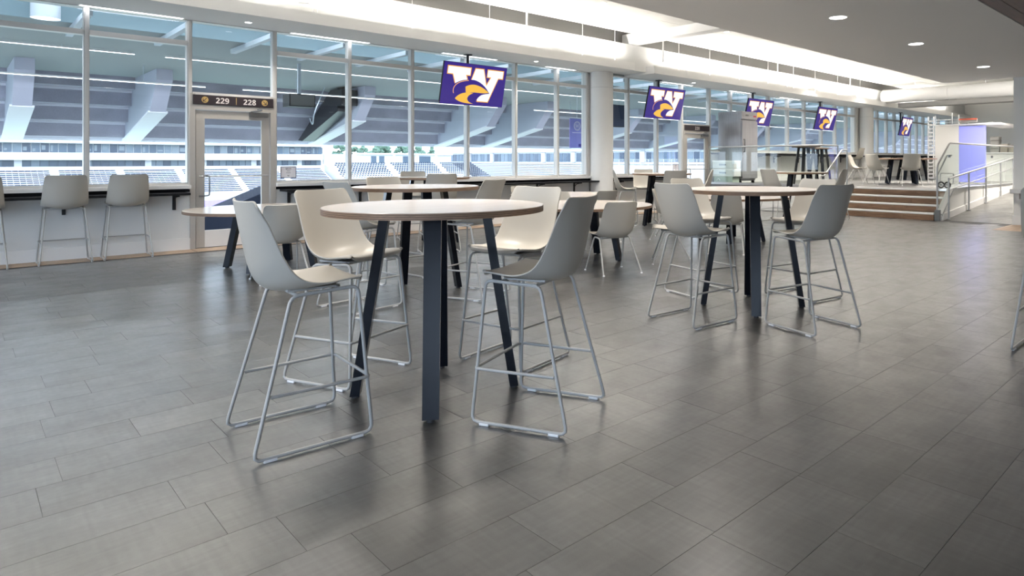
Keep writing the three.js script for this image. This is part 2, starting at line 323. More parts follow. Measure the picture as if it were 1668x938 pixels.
// ---------------------------------------------------------------- ceilings
{
  const c = struct('ceiling', 'white tiled ceiling above the window soffit');
  part(c, 'ceiling_base', box(-10.47, -4.6, 4.335, 4.6, BACK + 0.2, FAR), M.plenum);
  for (let i = 0; i < 4; i++) for (let j = 0; j < 29; j++) {
    const xa = -10.47 + i * 1.41, z = 3.9 - j * 1.38;
    part(c, numbered('ceiling_panel'), box(xa + 0.004, xa + 1.406, 4.30, 4.336, z, z - 1.372, 0.8), M.ceilTile);
  }
  part(c, 'plenum_wall', box(-11.7, -10.95, 4.05, 4.6, BACK + 0.2, FAR), M.plenum);
  part(c, 'plenum_top', box(-11.7, -10.4, 4.58, 4.75, BACK + 0.2, FAR), M.plenum);
  part(c, 'cross_beam', box(-10.9, -4.9, 4.10, 4.34, -11.3, -11.62), M.soffit, 'white beam under the ceiling');
  const s = struct('ceiling_soffit', 'dropped soffit above the windows with a cove ledge');
  for (const [a, b] of [[BACK + 0.1, -11.18], [-11.88, -27.0], [-27.0, FAR]]) {
    part(s, 'soffit_board', box(-11.62, -10.37, 3.43, 3.48, a, b), M.soffit);
    part(s, 'soffit_lip', box(-10.40, -10.37, 3.48, 3.61, a, b), M.soffit);
  }
  part(s, 'soffit_end', box(-11.5, -10.40, 3.48, 3.61, -11.88, -11.91), M.soffit);
  part(s, 'soffit_end', box(-11.5, -10.40, 3.48, 3.61, -11.15, -11.18), M.soffit);
  part(s, 'cove_wall', box(-11.62, -10.66, 3.48, 4.09, BACK + 0.1, FAR), M.bulk);
  part(s, 'outer_head', box(-11.66, -11.38, 3.44, 4.75, BACK + 0.1, FAR), M.outCeil);
  const g = struct('ceiling_dropped', 'grey dropped ceiling with round downlights');
  part(g, 'dropped_ceiling', box(-5.0, -2.17, 3.05, 4.75, BACK + 0.2, -15.58), M.greyCeil);
  part(g, 'dropped_edge', box(-5.012, -5.0, 3.05, 4.30, BACK + 0.2, -15.58), M.soffit);
  part(g, 'far_ceiling', box(-4.9, RIGHT, 4.30, 4.7, -15.58, FAR), M.ceilTile);
  const w = struct('ceiling_wood', 'dark wood plank ceiling on the right');
  part(w, 'wood_backing', box(-2.17, RIGHT, 3.075, 4.75, BACK + 0.2, -15.6), M.plenum);
  for (let i = 0; i < 12; i++) for (let j = 0; j < 8; j++) {
    const x = -2.16 + (i === 0 ? 0 : 0.17 + (i - 1) * 0.5), ww = i === 0 ? 0.163 : 0.494, z = BACK - j * 2.45 - (i % 2) * 0.8 + 0.8;
    part(w, numbered('wood_panel'), box(x, x + ww, 3.055, 3.078, Math.min(z, BACK + 0.1), Math.max(z - 2.444, -15.55), 0.5), M.ceilWood ??= mat(1.0, 0.92, 0.88, 0.55, { map: ceilWoodMap }));
  }
  // closing walls
  structMesh('wall_right', merge(box(RIGHT, RIGHT + 0.2, -0.1, 4.75, 1.0, -15.7), box(RIGHT, RIGHT + 0.2, -0.1, 0.15, BACK + 0.2, 1.0), box(RIGHT, RIGHT + 0.2, 2.25, 4.75, BACK + 0.2, 1.0), box(RIGHT, RIGHT + 0.2, 0.15, 2.25, BACK + 0.2, 4.0), box(-3.65, RIGHT, -0.1, 3.30, -15.47, -15.75), box(RIGHT, RIGHT + 0.2, -0.1, 4.75, -15.7, FAR)), M.wall, 'white walls closing the right side');
  structMesh('baseboard_right', box(-3.672, RIGHT, 0, 0.19, -15.449, -15.76), M.trim, 'white baseboard of the right wall');
  structMesh('wall_back', merge(box(WX - 0.2, RIGHT + 0.2, -0.1, 0.55, BACK, BACK + 0.2), box(WX - 0.2, RIGHT + 0.2, 3.0, 4.75, BACK, BACK + 0.2), box(WX - 0.2, -10.2, 0.55, 3.0, BACK, BACK + 0.2), box(2.6, RIGHT + 0.2, 0.55, 3.0, BACK, BACK + 0.2)), M.wall, 'white wall with windows behind the viewer');
  const rw = struct('window_91', 'glazing beside the viewer');
  for (let i = 0; i < 3; i++) part(rw, 'mullion', box(RIGHT + 0.02, RIGHT + 0.14, 0.15, 2.25, 1.03 + i * 1.47 - 0.03, 1.03 + i * 1.47 + 0.03), M.frame);
  for (let i = 0; i < 2; i++) part(rw, 'pane', sheet(RIGHT + 0.08, 2.47 + i * 1.47, 1.06 + i * 1.47, 0.15, 2.25), M.tinted);
  const bw = struct('window_90', 'row of windows behind the viewer');
  for (let i = 0; i < 9; i++) part(bw, 'mullion', box(-10.2 + i * 1.6 - 0.035, -10.2 + i * 1.6 + 0.035, 0.55, 3.0, BACK + 0.02, BACK + 0.14), M.frame);
  for (let i = 0; i < 8; i++) part(bw, 'pane', new THREE.PlaneGeometry(1.53, 2.45).translate(-9.4 + i * 1.6, 1.775, BACK + 0.08), M.tinted);
  structMesh('wall_far', box(WX - 0.2, RIGHT + 0.2, -0.1, 4.75, FAR, FAR - 0.2), M.wall, 'white wall at the far end');
  structMesh('roof', box(WX - 0.3, RIGHT + 0.3, 4.75, 4.95, BACK + 0.3, FAR - 0.3), M.plenum, 'roof slab');
  structMesh('foundation', box(WX - 0.2, RIGHT + 0.3, -0.45, -0.24, BACK + 0.3, FAR - 0.3), M.plenum, 'floor slab');
}

// ---------------------------------------------------------------- lamps
function spot(parent, x, y, z, power, angle = 62, color = 0xfff7ee) {
  const l = new THREE.SpotLight(color, power, 0, deg(angle), 0.7, 2); l.position.set(x, y, z); l.target.position.set(x, y - 1, z); l.shadow.radius = 9; l.castShadow = true; parent.add(l, l.target); return l;
}
{
  const z0 = [-7.5, -10.0, -13.3], names = ['nearest of the three round downlights in the grey ceiling', 'middle one of the three round downlights in the grey ceiling', 'farthest of the three round downlights in the grey ceiling'];
  const spots = [[-3.62, 2.6, 'off'], [-3.62, 0, 'off'], [-3.62, -2.6, 'off'], [-3.62, -5.0, 'off'], ...z0.map((z, i) => [-3.62, z, names[i]])];
  for (const [x, z, lab] of spots) {
    const t = thing('downlight', lab === 'off' ? 'round downlight in the grey ceiling above the viewer' : lab, 'ceiling light', [x, 3.05, z], 0, lab === 'off' ? 'downlights overhead' : 'downlights in the grey ceiling');
    part(t, 'lamp_trim', new THREE.TorusGeometry(0.104, 0.006, 8, 40).rotateX(Math.PI / 2), M.trim);
    part(t, 'lamp_lens', new THREE.CylinderGeometry(0.100, 0.100, 0.006, 40).translate(0, -0.001, 0), M.lampWhite);
    spot(t, 0, -0.02, 0, POWER.down);
  }
  for (const [x, z] of [[0.6, -9.5], [0.6, -6.2], [0.6, -2.6], [0.6, 1.0], [2.6, -4.4], [2.6, -0.8], [2.6, -12.0]]) {
    const t = thing('wood_ceiling_downlight', 'round downlight in the dark wood ceiling', 'ceiling light', [x, 3.055, z], 0, 'downlights in the wood ceiling');
    part(t, 'lamp_trim', new THREE.TorusGeometry(0.084, 0.006, 8, 32).rotateX(Math.PI / 2), M.trim);
    part(t, 'lamp_lens', new THREE.CylinderGeometry(0.08, 0.08, 0.006, 32).translate(0, -0.001, 0), M.lampWhite);
    spot(t, 0, -0.02, 0, POWER.fill, 66);
  }
  for (const [x, z, lab] of [[-8.82, -8.64, 'small round downlight in the white ceiling, nearer one'], [-8.79, -12.6, 'small round downlight in the white ceiling, beyond the cross beam'], [-6.6, -10.6, 'o'], [-6.6, -6.5, 'o'], [-6.6, -2.5, 'o'], [-8.8, -17, 'o'], [-7.0, -21, 'o'], [-4.0, -19.5, 'o'], [-8.0, -26, 'o'], [-9.6, -19.5, 'o'], [-9.6, -23.2, 'o'], [-2.5, -24, 'o'], [-6, -31, 'o']]) {
    const t = thing('small_downlight', lab === 'o' ? 'small round downlight in the white ceiling, out of view' : lab, 'ceiling light', [x, 4.30, z], 0, lab === 'o' ? 'downlights of the white ceiling' : undefined);
    part(t, 'lamp_trim', new THREE.TorusGeometry(0.062, 0.005, 8, 28).rotateX(Math.PI / 2), M.trim);
    part(t, 'lamp_lens', new THREE.CylinderGeometry(0.058, 0.058, 0.006, 28).translate(0, -0.001, 0), M.lampWhite);
    spot(t, 0, -0.02, 0, z < -15.8 ? POWER.wash * (x < -9.5 ? 0.7 : z > -18 ? 2.2 : 4.2) : POWER.wash, 58);
  }
  for (const [x, z, lab] of [[-10.96, -3.17, 'small recessed spot in the soffit above the glazed door'], [-10.92, -8.7, 'small recessed spot in the soffit right of the nearest television'], [-10.9, -14.09, 'small recessed spot in the soffit beyond the round column']]) {
    const t = thing('soffit_spot', lab, 'ceiling light', [x, 3.43, z]);
    part(t, 'lamp_trim', new THREE.TorusGeometry(0.048, 0.004, 8, 24).rotateX(Math.PI / 2), M.trim);
    part(t, 'lamp_lens', new THREE.CylinderGeometry(0.045, 0.045, 0.005, 24).translate(0, -0.001, 0), M.lampWhite);
    spot(t, 0, -0.02, 0, 9, 60);
  }
  // cove strips on the soffit ledge
  const strips = [[3.6, 1.3], [1.0, -1.3], [-1.6, -3.6], [-4.1, -6.5], [-6.8, -8.9], [-9.2, -10.9], [-12.2, -14.5], [-14.8, -17.0], [-17.5, -20.0], [-20.6, -23.0], [-23.6, -25.2], [-27, -29.5], [-30, -33]];
  strips.forEach(([a, b], i) => {
    const t = thing('cove_light', 'white light strip lying on the soffit ledge behind its lip', 'light strip', [-10.46, 3.485, (a + b) / 2], 0, 'cove lights on the soffit ledge');
    const L = a - b;
    part(t, 'housing', box(-0.03, 0.03, 0, 0.095, -L / 2, L / 2), M.white);
    part(t, 'diffuser', box(-0.025, 0.025, 0.095, 0.105, -L / 2, L / 2), M.ledStrip);
    const l = new THREE.RectAreaLight(0xfffaf2, POWER.cove, 0.05, L); l.position.set(0.004, 0.122, 0); l.quaternion.setFromRotationMatrix(new THREE.Matrix4().lookAt(V(0, 0, 0), V(0.55, 1, 0), V(0, 0, 1))); t.add(l); 
  });
  // slot lights along the glass
  for (const [a, b, lab] of [[-1.19, -2.42, 'first'], [-3.9, -5.26, 'second'], [-6.7, -8.0, 'third'], [-9.3, -10.2, 'fourth'], [-13.3, -14.6, 'fifth'], [-16.4, -17.6, 'sixth'], [-19.3, -20.6, 'seventh']]) {
    const t = thing('slot_light', lab + ' of the white slot lights along the soffit at the glass, counted from the left', 'ceiling light', [-11.34, 3.43, (a + b) / 2], 0, 'slot lights at the glass');
    const L = a - b;
    part(t, 'slot_frame', box(-0.05, 0.05, -0.004, 0.002, -L / 2, L / 2), M.trim);
    part(t, 'slot_lens', box(-0.035, 0.035, -0.008, -0.003, -L / 2 + 0.02, L / 2 - 0.02), M.slot);
    const l = new THREE.RectAreaLight(0xf2f6ff, POWER.slot, 0.07, L - 0.04); l.position.set(0, -0.012, 0); l.rotation.set(-Math.PI / 2, 0, 0); t.add(l);
  }
}

// ---------------------------------------------------------------- ceiling services: rods, pipes, ducts
{
  for (const z of [1.6, -0.6, -2.6, -4.0, -5.6, -7.2, -9.6, -10.6, -12.9, -14.2, -15.6, -17.1, -18.6, -20.0, -21.6, -23.4]) {
    const t = thing('hanger_rod', 'thin white rod holding the soffit from the ceiling', 'rod', [-10.45, 3.48, z], 0, 'hanger rods along the soffit');
    part(t, 'rod', new THREE.CylinderGeometry(0.005, 0.005, 0.84, 8).translate(0, 0.42, 0), M.white);
    part(t, 'rod_foot', new THREE.CylinderGeometry(0.014, 0.014, 0.01, 10).translate(0, 0.008, 0), M.white);
  }
  const drops = [[-8.02, 'white conduit drop with a looped cable beyond the nearest television', 1], [-12.18, 'white conduit drop with a sagging cable beyond the cross beam', 2], [-17.5, 'white conduit drop above the third television', 0], [-22.4, 'white conduit drop above the fourth television', 0], [-3.35, 'white conduit drop nearest the viewer', 0]];
  for (const [z, lab, kind] of drops) {
    const t = thing('conduit_drop', lab, 'conduit', [-10.36, 3.75, z]);
    part(t, 'conduit', new THREE.CylinderGeometry(0.02, 0.02, 0.54, 14).translate(0, 0.27, 0), M.white);
    part(t, 'elbow', new THREE.SphereGeometry(0.026, 14, 10), M.white);
    const pts = kind === 1 ? [V(0, 0, 0), V(0, -0.04, -0.2), V(0.02, 0.10, -0.42), V(0.03, 0.14, -0.62), V(0.03, 0.03, -0.74), V(0.02, -0.05, -0.58), V(0, -0.05, -0.3), V(0, -0.14, -0.24)] : [V(0, 0, 0), V(0, -0.05, -0.25), V(0, -0.06, -0.55), V(0, -0.05, -0.85), V(0, -0.24, -0.95)];
    part(t, 'cable', new THREE.TubeGeometry(new THREE.CatmullRomCurve3(kind ? pts : pts.map((p) => p.multiplyScalar(0.6))), 48, 0.008, 8), M.white, 'loose white cable');
  }
  const d = thing('air_duct', 'fat round white air duct crossing the far ceiling', 'duct', [-10.5, 3.82, -25.6]);
  part(d, 'duct', new THREE.CylinderGeometry(0.26, 0.26, 9.5, 36).rotateZ(Math.PI / 2).translate(4.75, 0, 0), M.bulk);
  for (const x of [0.02, 2.4, 4.8, 7.2]) part(d, 'duct_joint', new THREE.TorusGeometry(0.262, 0.012, 8, 36).rotateY(Math.PI / 2).translate(x, 0, 0), M.bulk);
  for (const x of [1.2, 3.6, 6.0]) part(d, 'duct_hanger', box(x - 0.015, x + 0.015, 0.24, 0.48, -0.01, 0.01), M.white);
  const b = thing('grey_beam', 'flat grey beam under the round air duct', 'beam', [-10.0, 3.40, -26.1]);
  part(b, 'beam_body', box(0, 9.2, 0, 0.16, -0.15, 0.35), M.plenum);
  part(b, 'beam_flange', box(0, 9.2, -0.015, 0.0, -0.2, 0.4), M.plenum);
}

// ---------------------------------------------------------------- counter shelves
function counterShelf(label, z0, z1, y, brackets) {
  const t = thing('counter_shelf', label, 'shelf', [WX, y, (z0 + z1) / 2]);
  const L = z0 - z1;
  part(t, 'shelf_board', rbox(0.34, 0.035, L, 0.17, 0.842, 0, 0.005), M.shelf);
  for (const z of brackets) part(t, 'bracket', merge(box(0, 0.02, 0.60, 0.825, z - (z0 + z1) / 2 - 0.02, z - (z0 + z1) / 2 + 0.02), box(0, 0.26, 0.80, 0.825, z - (z0 + z1) / 2 - 0.02, z - (z0 + z1) / 2 + 0.02), new THREE.TubeGeometry(new THREE.QuadraticBezierCurve3(V(0.01, 0.66, z - (z0 + z1) / 2), V(0.03, 0.80, z - (z0 + z1) / 2), V(0.2, 0.80, z - (z0 + z1) / 2)), 10, 0.008, 6)), M.blackMatt);
}
counterShelf('black counter shelf under the windows left of the glazed door', 3.9, -2.44, 0, [2.6, 1.4, 0.2, -1.05, -2.3]);
counterShelf('black counter shelf under the windows between door and round column', -3.76, -10.85, 0, [-3.9, -5.1, -6.4, -7.7, -9.1, -10.2, -10.72]);
counterShelf('black counter shelf under the windows just beyond the round column', -11.45, -14.1, 0, [-11.6, -12.6, -13.7]);
counterShelf('black counter shelf on the raised floor behind the glass guard', -16.72, -25.2, PLAT, [-16.9, -17.9, -19, -20.6, -22.2, -23.8]);
counterShelf('black counter shelf on the raised floor beyond the far column', -26.0, -33.5, PLAT, [-27, -28.6, -30.2, -31.8]);

// ---------------------------------------------------------------- furniture
function shellGeo(profile, edge, widths, U = 26, N = 48, lift = 0) {
  const curve = (l) => new THREE.CatmullRomCurve3(l.map(([z, y]) => V(0, y + lift, z)), false, 'catmullrom', 0.5);
  const c = curve(profile), d = curve(edge), wc = new THREE.CatmullRomCurve3(widths.map((w, i) => V(i, w, 0)), false, 'catmullrom');
  const P = [], th = 0.0048;
  const at = (u, v) => {
    const a = Math.abs(u), g = a * a * (0.65 + 0.35 * a), q = c.getPoint(v).lerp(d.getPoint(v), g), t = c.getTangent(v);
    q.x = u * wc.getPoint(v).y;
    const e = Math.max(0, a - 0.86) / 0.14;                      // softened corners
    if (v > 0.9) q.y -= 0.026 * e * e * (v - 0.9) / 0.1;
    if (v < 0.08) q.addScaledVector(t, 0.03 * e * e * (0.08 - v) / 0.08);
    return q;
  };
  for (let j = 0; j <= N; j++) for (let i = 0; i <= U; i++) P.push(at(-1 + 2 * i / U, j / N));
  const id = (i, j) => j * (U + 1) + i, nrm = P.map(() => V(0, 0, 0));
  for (let j = 0; j < N; j++) for (let i = 0; i < U; i++) {
    const a = P[id(i, j)], b = P[id(i + 1, j)], d = P[id(i, j + 1)], n = b.clone().sub(a).cross(d.clone().sub(a)).negate();
    for (const k of [id(i, j), id(i + 1, j), id(i, j + 1), id(i + 1, j + 1)]) nrm[k].add(n);
  }
  const pos = [], idx = [], K = P.length;
  nrm.forEach((n) => n.normalize());
  P.forEach((p, k) => pos.push(...p.clone().addScaledVector(nrm[k], th).toArray())); P.forEach((p, k) => pos.push(...p.clone().addScaledVector(nrm[k], -th).toArray()));
  for (let j = 0; j < N; j++) for (let i = 0; i < U; i++) {
    const a = id(i, j), b = id(i + 1, j), c2 = id(i + 1, j + 1), d = id(i, j + 1);
    idx.push(a, c2, b, a, d, c2, a + K, b + K, c2 + K, a + K, c2 + K, d + K);
  }
  const g = new THREE.BufferGeometry(); g.setAttribute('position', new THREE.Float32BufferAttribute(pos, 3)); g.setIndex(idx); g.computeVertexNormals();
  const rim = []; for (let i = 0; i < U; i++) rim.push(id(i, 0)); for (let j = 0; j < N; j++) rim.push(id(U, j)); for (let i = U; i > 0; i--) rim.push(id(i, N)); for (let j = N; j > 0; j--) rim.push(id(0, j));
  const lip = new THREE.TubeGeometry(new THREE.CatmullRomCurve3(rim.map((k) => P[k]), true), rim.length * 2, th * 1.05, 6, true);
  g.setAttribute('uv', new THREE.Float32BufferAttribute(new Float32Array(pos.length / 3 * 2), 2));
  return merge(g, lip);
}
const PROFILE = [[0.238, 0.734], [0.222, 0.750], [0.15, 0.748], [0.05, 0.724], [-0.05, 0.708], [-0.125, 0.716], [-0.175, 0.750], [-0.205, 0.815], [-0.224, 0.90], [-0.243, 1.00], [-0.264, 1.135]];
const EDGE = [[0.236, 0.745], [0.222, 0.760], [0.15, 0.757], [0.07, 0.750], [0.005, 0.757], [-0.045, 0.776], [-0.083, 0.808], [-0.118, 0.865], [-0.150, 0.938], [-0.187, 1.035], [-0.229, 1.142]];
const WIDTHS = [0.208, 0.222, 0.228, 0.232, 0.233, 0.231, 0.226, 0.217, 0.206];
const RODR = 0.0088;
const stoolShell = shellGeo(PROFILE, EDGE, WIDTHS), chairShell = shellGeo(PROFILE, EDGE, WIDTHS, 26, 48, -0.295);
function makeStool(label, group) {
  const t = thing('bar_stool', label, 'bar stool', [0, 0, 0], 0, group);
  part(t, 'seat_shell', stoolShell, M.shell);
  for (const s of [-1, 1]) part(t, 'sled_frame', bent([V(s * 0.262, RODR + 0.006, -0.258), V(s * 0.262, RODR + 0.006, 0.262), V(s * 0.205, 0.716, 0.215), V(s * 0.195, 0.700, -0.085)], RODR, 0.035, true), M.rod);
  part(t, 'seat_support', merge(rod(V(-0.205, 0.712, 0.13), V(0.205, 0.712, 0.13), 0.008), rod(V(-0.2, 0.702, -0.06), V(0.2, 0.702, -0.06), 0.008), rbox(0.30, 0.012, 0.24, 0, 0.717, 0.03, 0.005)), M.rod);
  part(t, 'footrest', bent([V(-0.240, 0.272, -0.181), V(-0.247, 0.275, 0.258), V(0.247, 0.275, 0.258), V(0.240, 0.272, -0.181)], RODR * 0.92, 0.03), M.rod);
  for (const s of [-1, 1]) for (const z of [-0.19, 0.19]) part(t, 'glide', rbox(0.020, 0.013, 0.055, s * 0.262, 0.0065, z, 0.003), M.glide);
  return t;
}
function makeChair(label, group) {
  const t = thing('dining_chair', label, 'chair', [0, 0, 0], 0, group);
  part(t, 'seat_shell', chairShell, M.shell);
  for (const s of [-1, 1]) part(t, 'leg_frame', bent([V(s * 0.245, 0.01, 0.235), V(s * 0.200, 0.418, 0.085), V(s * 0.198, 0.408, -0.055), V(s * 0.250, 0.01, -0.262)], 0.0095, 0.035), M.rod);
  part(t, 'seat_support', merge(rod(V(-0.2, 0.415, 0.07), V(0.2, 0.415, 0.07), 0.008), rod(V(-0.2, 0.408, -0.04), V(0.2, 0.408, -0.04), 0.008), rbox(0.28, 0.012, 0.22, 0, 0.423, 0.02, 0.005)), M.rod);
  for (const s of [-1, 1]) for (const z of [-0.264, 0.237]) part(t, 'glide', new THREE.CylinderGeometry(0.012, 0.014, 0.014, 12).translate(s * 0.248, 0.007, z), M.glide);
  return t;
}
let stool0, chair0;
function stool(x, z, a, label, group, y = 0) {
  if (!stool0) { stool0 = makeStool(label, group); stool0.position.set(x, y, z); stool0.rotation.y = deg(a); return stool0; }
  const c = clone(stool0, label, [x, y, z], deg(a)); delete c.userData.group; if (group) c.userData.group = group; return c;
}
function chair(x, z, a, label, group, y = 0) {
  if (!chair0) { chair0 = makeChair(label, group); chair0.position.set(x, y, z); chair0.rotation.y = deg(a); return chair0; }
  const c = clone(chair0, label, [x, y, z], deg(a)); delete c.userData.group; if (group) c.userData.group = group; return c;
}
function tableTop(t, R, y) {
  part(t, 'tabletop', merge(new THREE.CylinderGeometry(R - 0.002, R, 0.003, 96).translate(0, y - 0.0015, 0)), M.top).geometry = (() => { const g = new THREE.CylinderGeometry(R - 0.002, R, 0.003, 96).translate(0, y - 0.0015, 0); return uvWorld(g, 0.9); })();
  const e = new THREE.CylinderGeometry(R, R, 0.032, 96, 1).translate(0, y - 0.019, 0), uv = e.attributes.uv;
  for (let i = 0; i < uv.count; i++) uv.setX(i, uv.getX(i) * 6);
  part(t, 'plywood_edge', e, M.ply, 'layered plywood edge');
}
function legBar(a, rTop, rFoot, y0, y1, wide, deep) {           // splayed flat bar leg at angle a
  const ct = V(Math.cos(a) * rTop, y1, Math.sin(a) * rTop), cf = V(Math.cos(a) * rFoot, y0, Math.sin(a) * rFoot), out = V(Math.cos(a), 0, Math.sin(a)), side = V(-Math.sin(a), 0, Math.cos(a));
  const pos = [], q = [];
  for (const [c, w, d] of [[cf, wide * 0.94, deep], [ct, wide, deep * 1.05]]) for (const [i, k] of [[-1, -1], [1, -1], [1, 1], [-1, 1]]) q.push(c.clone().addScaledVector(side, i * w / 2).addScaledVector(out, k * d / 2));
  for (const f of [[0, 1, 5, 4], [1, 2, 6, 5], [2, 3, 7, 6], [3, 0, 4, 7], [4, 5, 6, 7], [3, 2, 1, 0]]) for (const k of [0, 2, 1, 0, 3, 2]) pos.push(...q[f[k]].toArray());
  const g = new THREE.BufferGeometry(); g.setAttribute('position', new THREE.Float32BufferAttribute(pos, 3)); g.setAttribute('uv', new THREE.Float32BufferAttribute(new Float32Array(pos.length / 3 * 2), 2)); g.computeVertexNormals(); return g;
}
function table(name, label, x, z, R, H, rot, rTop, rFoot, wide, deep, y = 0) {
  const t = thing(name, label, 'table', [x, y, z]);
  tableTop(t, R, H);
  for (let k = 0; k < 4; k++) {
    const a = rot + k * Math.PI / 2;
    part(t, 'leg', legBar(a, rTop, rFoot, 0.014, H - 0.047, wide, deep), M.leg);
    part(t, 'leg_plate', new THREE.BoxGeometry(0.17, 0.012, 0.14).rotateY(-a).translate(Math.cos(a) * (rTop - 0.02), H - 0.041, Math.sin(a) * (rTop - 0.02)), M.leg);
    part(t, 'foot_pad', new THREE.CylinderGeometry(0.02, 0.022, 0.014, 14).translate(Math.cos(a) * rFoot, 0.007, Math.sin(a) * rFoot), M.blackMatt);
  }
  part(t, 'under_frame', merge([0, 1].map((k) => new THREE.BoxGeometry(rTop * 2, 0.02, 0.05).rotateY(-rot - k * Math.PI / 2).translate(0, H - 0.047, 0))), M.leg);
  return t;
}
const T1 = [-3.366, -1.956], T2 = [-3.30, -5.13], T4 = [-6.03, -3.28], T5 = [-9.40, -5.35], T7 = [-8.80, -10.3], T8 = [-7.40, -13.45];
const bar = (lab, [x, z], rot, R = 0.61) => table('bar_table', lab, x, z, R, 1.07, rot, R * 0.46, R * 0.72, 0.088, 0.05);
bar('round bar height table nearest the viewer with plywood edge', T1, Math.atan2(0.235, 0.35));
bar('round bar height table with blue black legs, second from the viewer on the right', T2, Math.atan2(0.33, 0.25));
bar('round bar height table directly behind the nearest table', T4, Math.atan2(0.4, -0.07));
bar('round bar height table close to the windows beyond the table behind the nearest one', T5, 0.3);
bar('round bar height table just past the round column', T7, 0.2);
bar('round bar height table standing in front of the platform glass guard', T8, 0.2);
const T3 = [-8.76, -2.79], T6 = [-6.50, -5.98], T9 = [-6.24, -9.08], T10 = [-8.70, -7.55];
const dining = (lab, [x, z], rot, R = 0.93, y = 0) => table('dining_table', lab, x, z, R, 0.74, rot, R * 0.41, R * 0.56, 0.098, 0.065, y);
dining('large low round table in front of the glazed door at left', T3, Math.atan2(0.3, 0.35), 0.93);
dining('large low round table between the nearest and second bar tables', T6, Math.atan2(-0.2, 0.45));
dining('large low round table behind the second bar table', T9, Math.atan2(0.42, 0.25));
dining('large low round table near the round column', T10, 0.6);

// bar stools round the nearest table and the second
stool(-3.35, -1.19, 176.5, 'bar stool at left of the nearest table, its pale blue grey back towards the viewer');
stool(-2.70, -2.19, -65, 'bar stool at right of the nearest table, dark shaded back over a cream seat');
stool(-4.04, -1.74, 112, 'cream bar stool seen from its front at the far left of the nearest table');
stool(-3.57, -2.67, 13, 'cream bar stool seen from its front at the far right of the nearest table');
stool(-3.38, -4.34, 174, 'bar stool with bluish back at left of the second bar table');
stool(-2.55, -4.84, -103, 'bar stool with the darkest grey back, at right of the second bar table');
stool(-4.02, -5.31, 77, 'cream bar stool at the far left of the second bar table');
stool(-3.19, -5.87, -9, 'cream bar stool at the far right of the second bar table');
stool(-5.82, -2.60, -171, 'grey bar stool at left of the bar table behind the nearest table');
stool(-5.53, -3.63, -66, 'brownish grey bar stool at right of the bar table behind the nearest table');
stool(-6.86, -3.46, 95, 'cream bar stool on the window side of the table behind the nearest table');
stool(-11.08, -0.22, -92, 'bar stool at the window counter cut by the left picture edge');
stool(-11.08, -1.03, -91, 'bar stool at the window counter, middle one of three left of the door');
stool(-11.08, -1.69, -92, 'bar stool at the window counter, the one closest to the glazed door');
stool(-10.28, -5.56, 70, 'cream fronted bar stool behind the bar table close to the windows');
stool(-8.50, -4.98, -110, 'bar stool on the room side of the bar table close to the windows');
stool(-9.36, -9.80, 134.7, 'bar stool seen from the side left of the table past the column');
stool(-9.60, -10.66, 48, 'cream bar stool facing the viewer behind the table past the column');
stool(-8.10, -9.86, -135, 'bar stool with its back to the viewer at the table past the column');
stool(-8.26, -10.90, -52, 'bar stool right of the table past the column, next to door 228');
stool(-7.55, -12.62, 172, 'bar stool with its back to the viewer at the table before the glass guard');
stool(-6.72, -13.75, -80, 'brownish bar stool at right of the table before the glass guard');
stool(-0.97, -5.42, 180, 'bar stool cut by the right picture edge');
// dining chairs
chair(-7.78, -2.57, -95, 'low chair with its grey back to the viewer at the table by the glazed door');
chair(-5.52, -5.56, -108, 'low chair with legs in view at the low table between the bar tables');
chair(-5.50, -6.62, -48, 'low chair half hidden by the left stool of the second bar table');
chair(-7.45, -6.45, 75, 'pale low chair facing the viewer across the low table between the bar tables');
chair(-7.70, -7.43, -95, 'low chair with its grey back to the viewer at the low table near the column');
chair(-9.75, -7.55, 90, 'pale low chair facing the viewer beside the window counter near the column');
chair(-5.50, -7.90, -150, 'low chair with its back to the viewer under the second bar table view');
chair(-7.20, -8.60, 120, 'cream low chair at the far left of the low table behind the second bar table');

// platform furniture
const PT = dining('large low round table on the raised floor behind the steps', [-7.40, -19.3], 0.35, 0.93, PLAT);
chair(-7.55, -17.95, 165, 'low chair at left of the round table on the raised floor', undefined, PLAT);
chair(-6.75, -18.25, -150, 'low chair with its back to the viewer on the raised floor', undefined, PLAT);
chair(-8.55, -18.95, 100, 'low chair beyond the left one on the raised floor', undefined, PLAT);
dining('large low round table farther back on the raised floor', [-8.6, -23.4], 0.1, 0.93, PLAT);
chair(-8.0, -24.55, -20, 'low chair facing the viewer farther back on the raised floor', undefined, PLAT);
chair(-9.7, -23.0, 90, 'low chair on the window side farther back on the raised floor', undefined, PLAT);
stool(-10.70, -23.65, -92, 'bar stool at the window counter of the raised floor', undefined, PLAT);
table('small_bar_table', 'small round bar table on the raised floor, left of two behind the glass guard', -8.92, -16.55, 0.38, 1.07, 0.79, 0.2, 0.34, 0.085, 0.05, PLAT);
table('small_bar_table', 'small round bar table on the raised floor, right of two behind the glass guard', -9.83, -19.1, 0.38, 1.07, 0.79, 0.2, 0.34, 0.085, 0.05, PLAT);

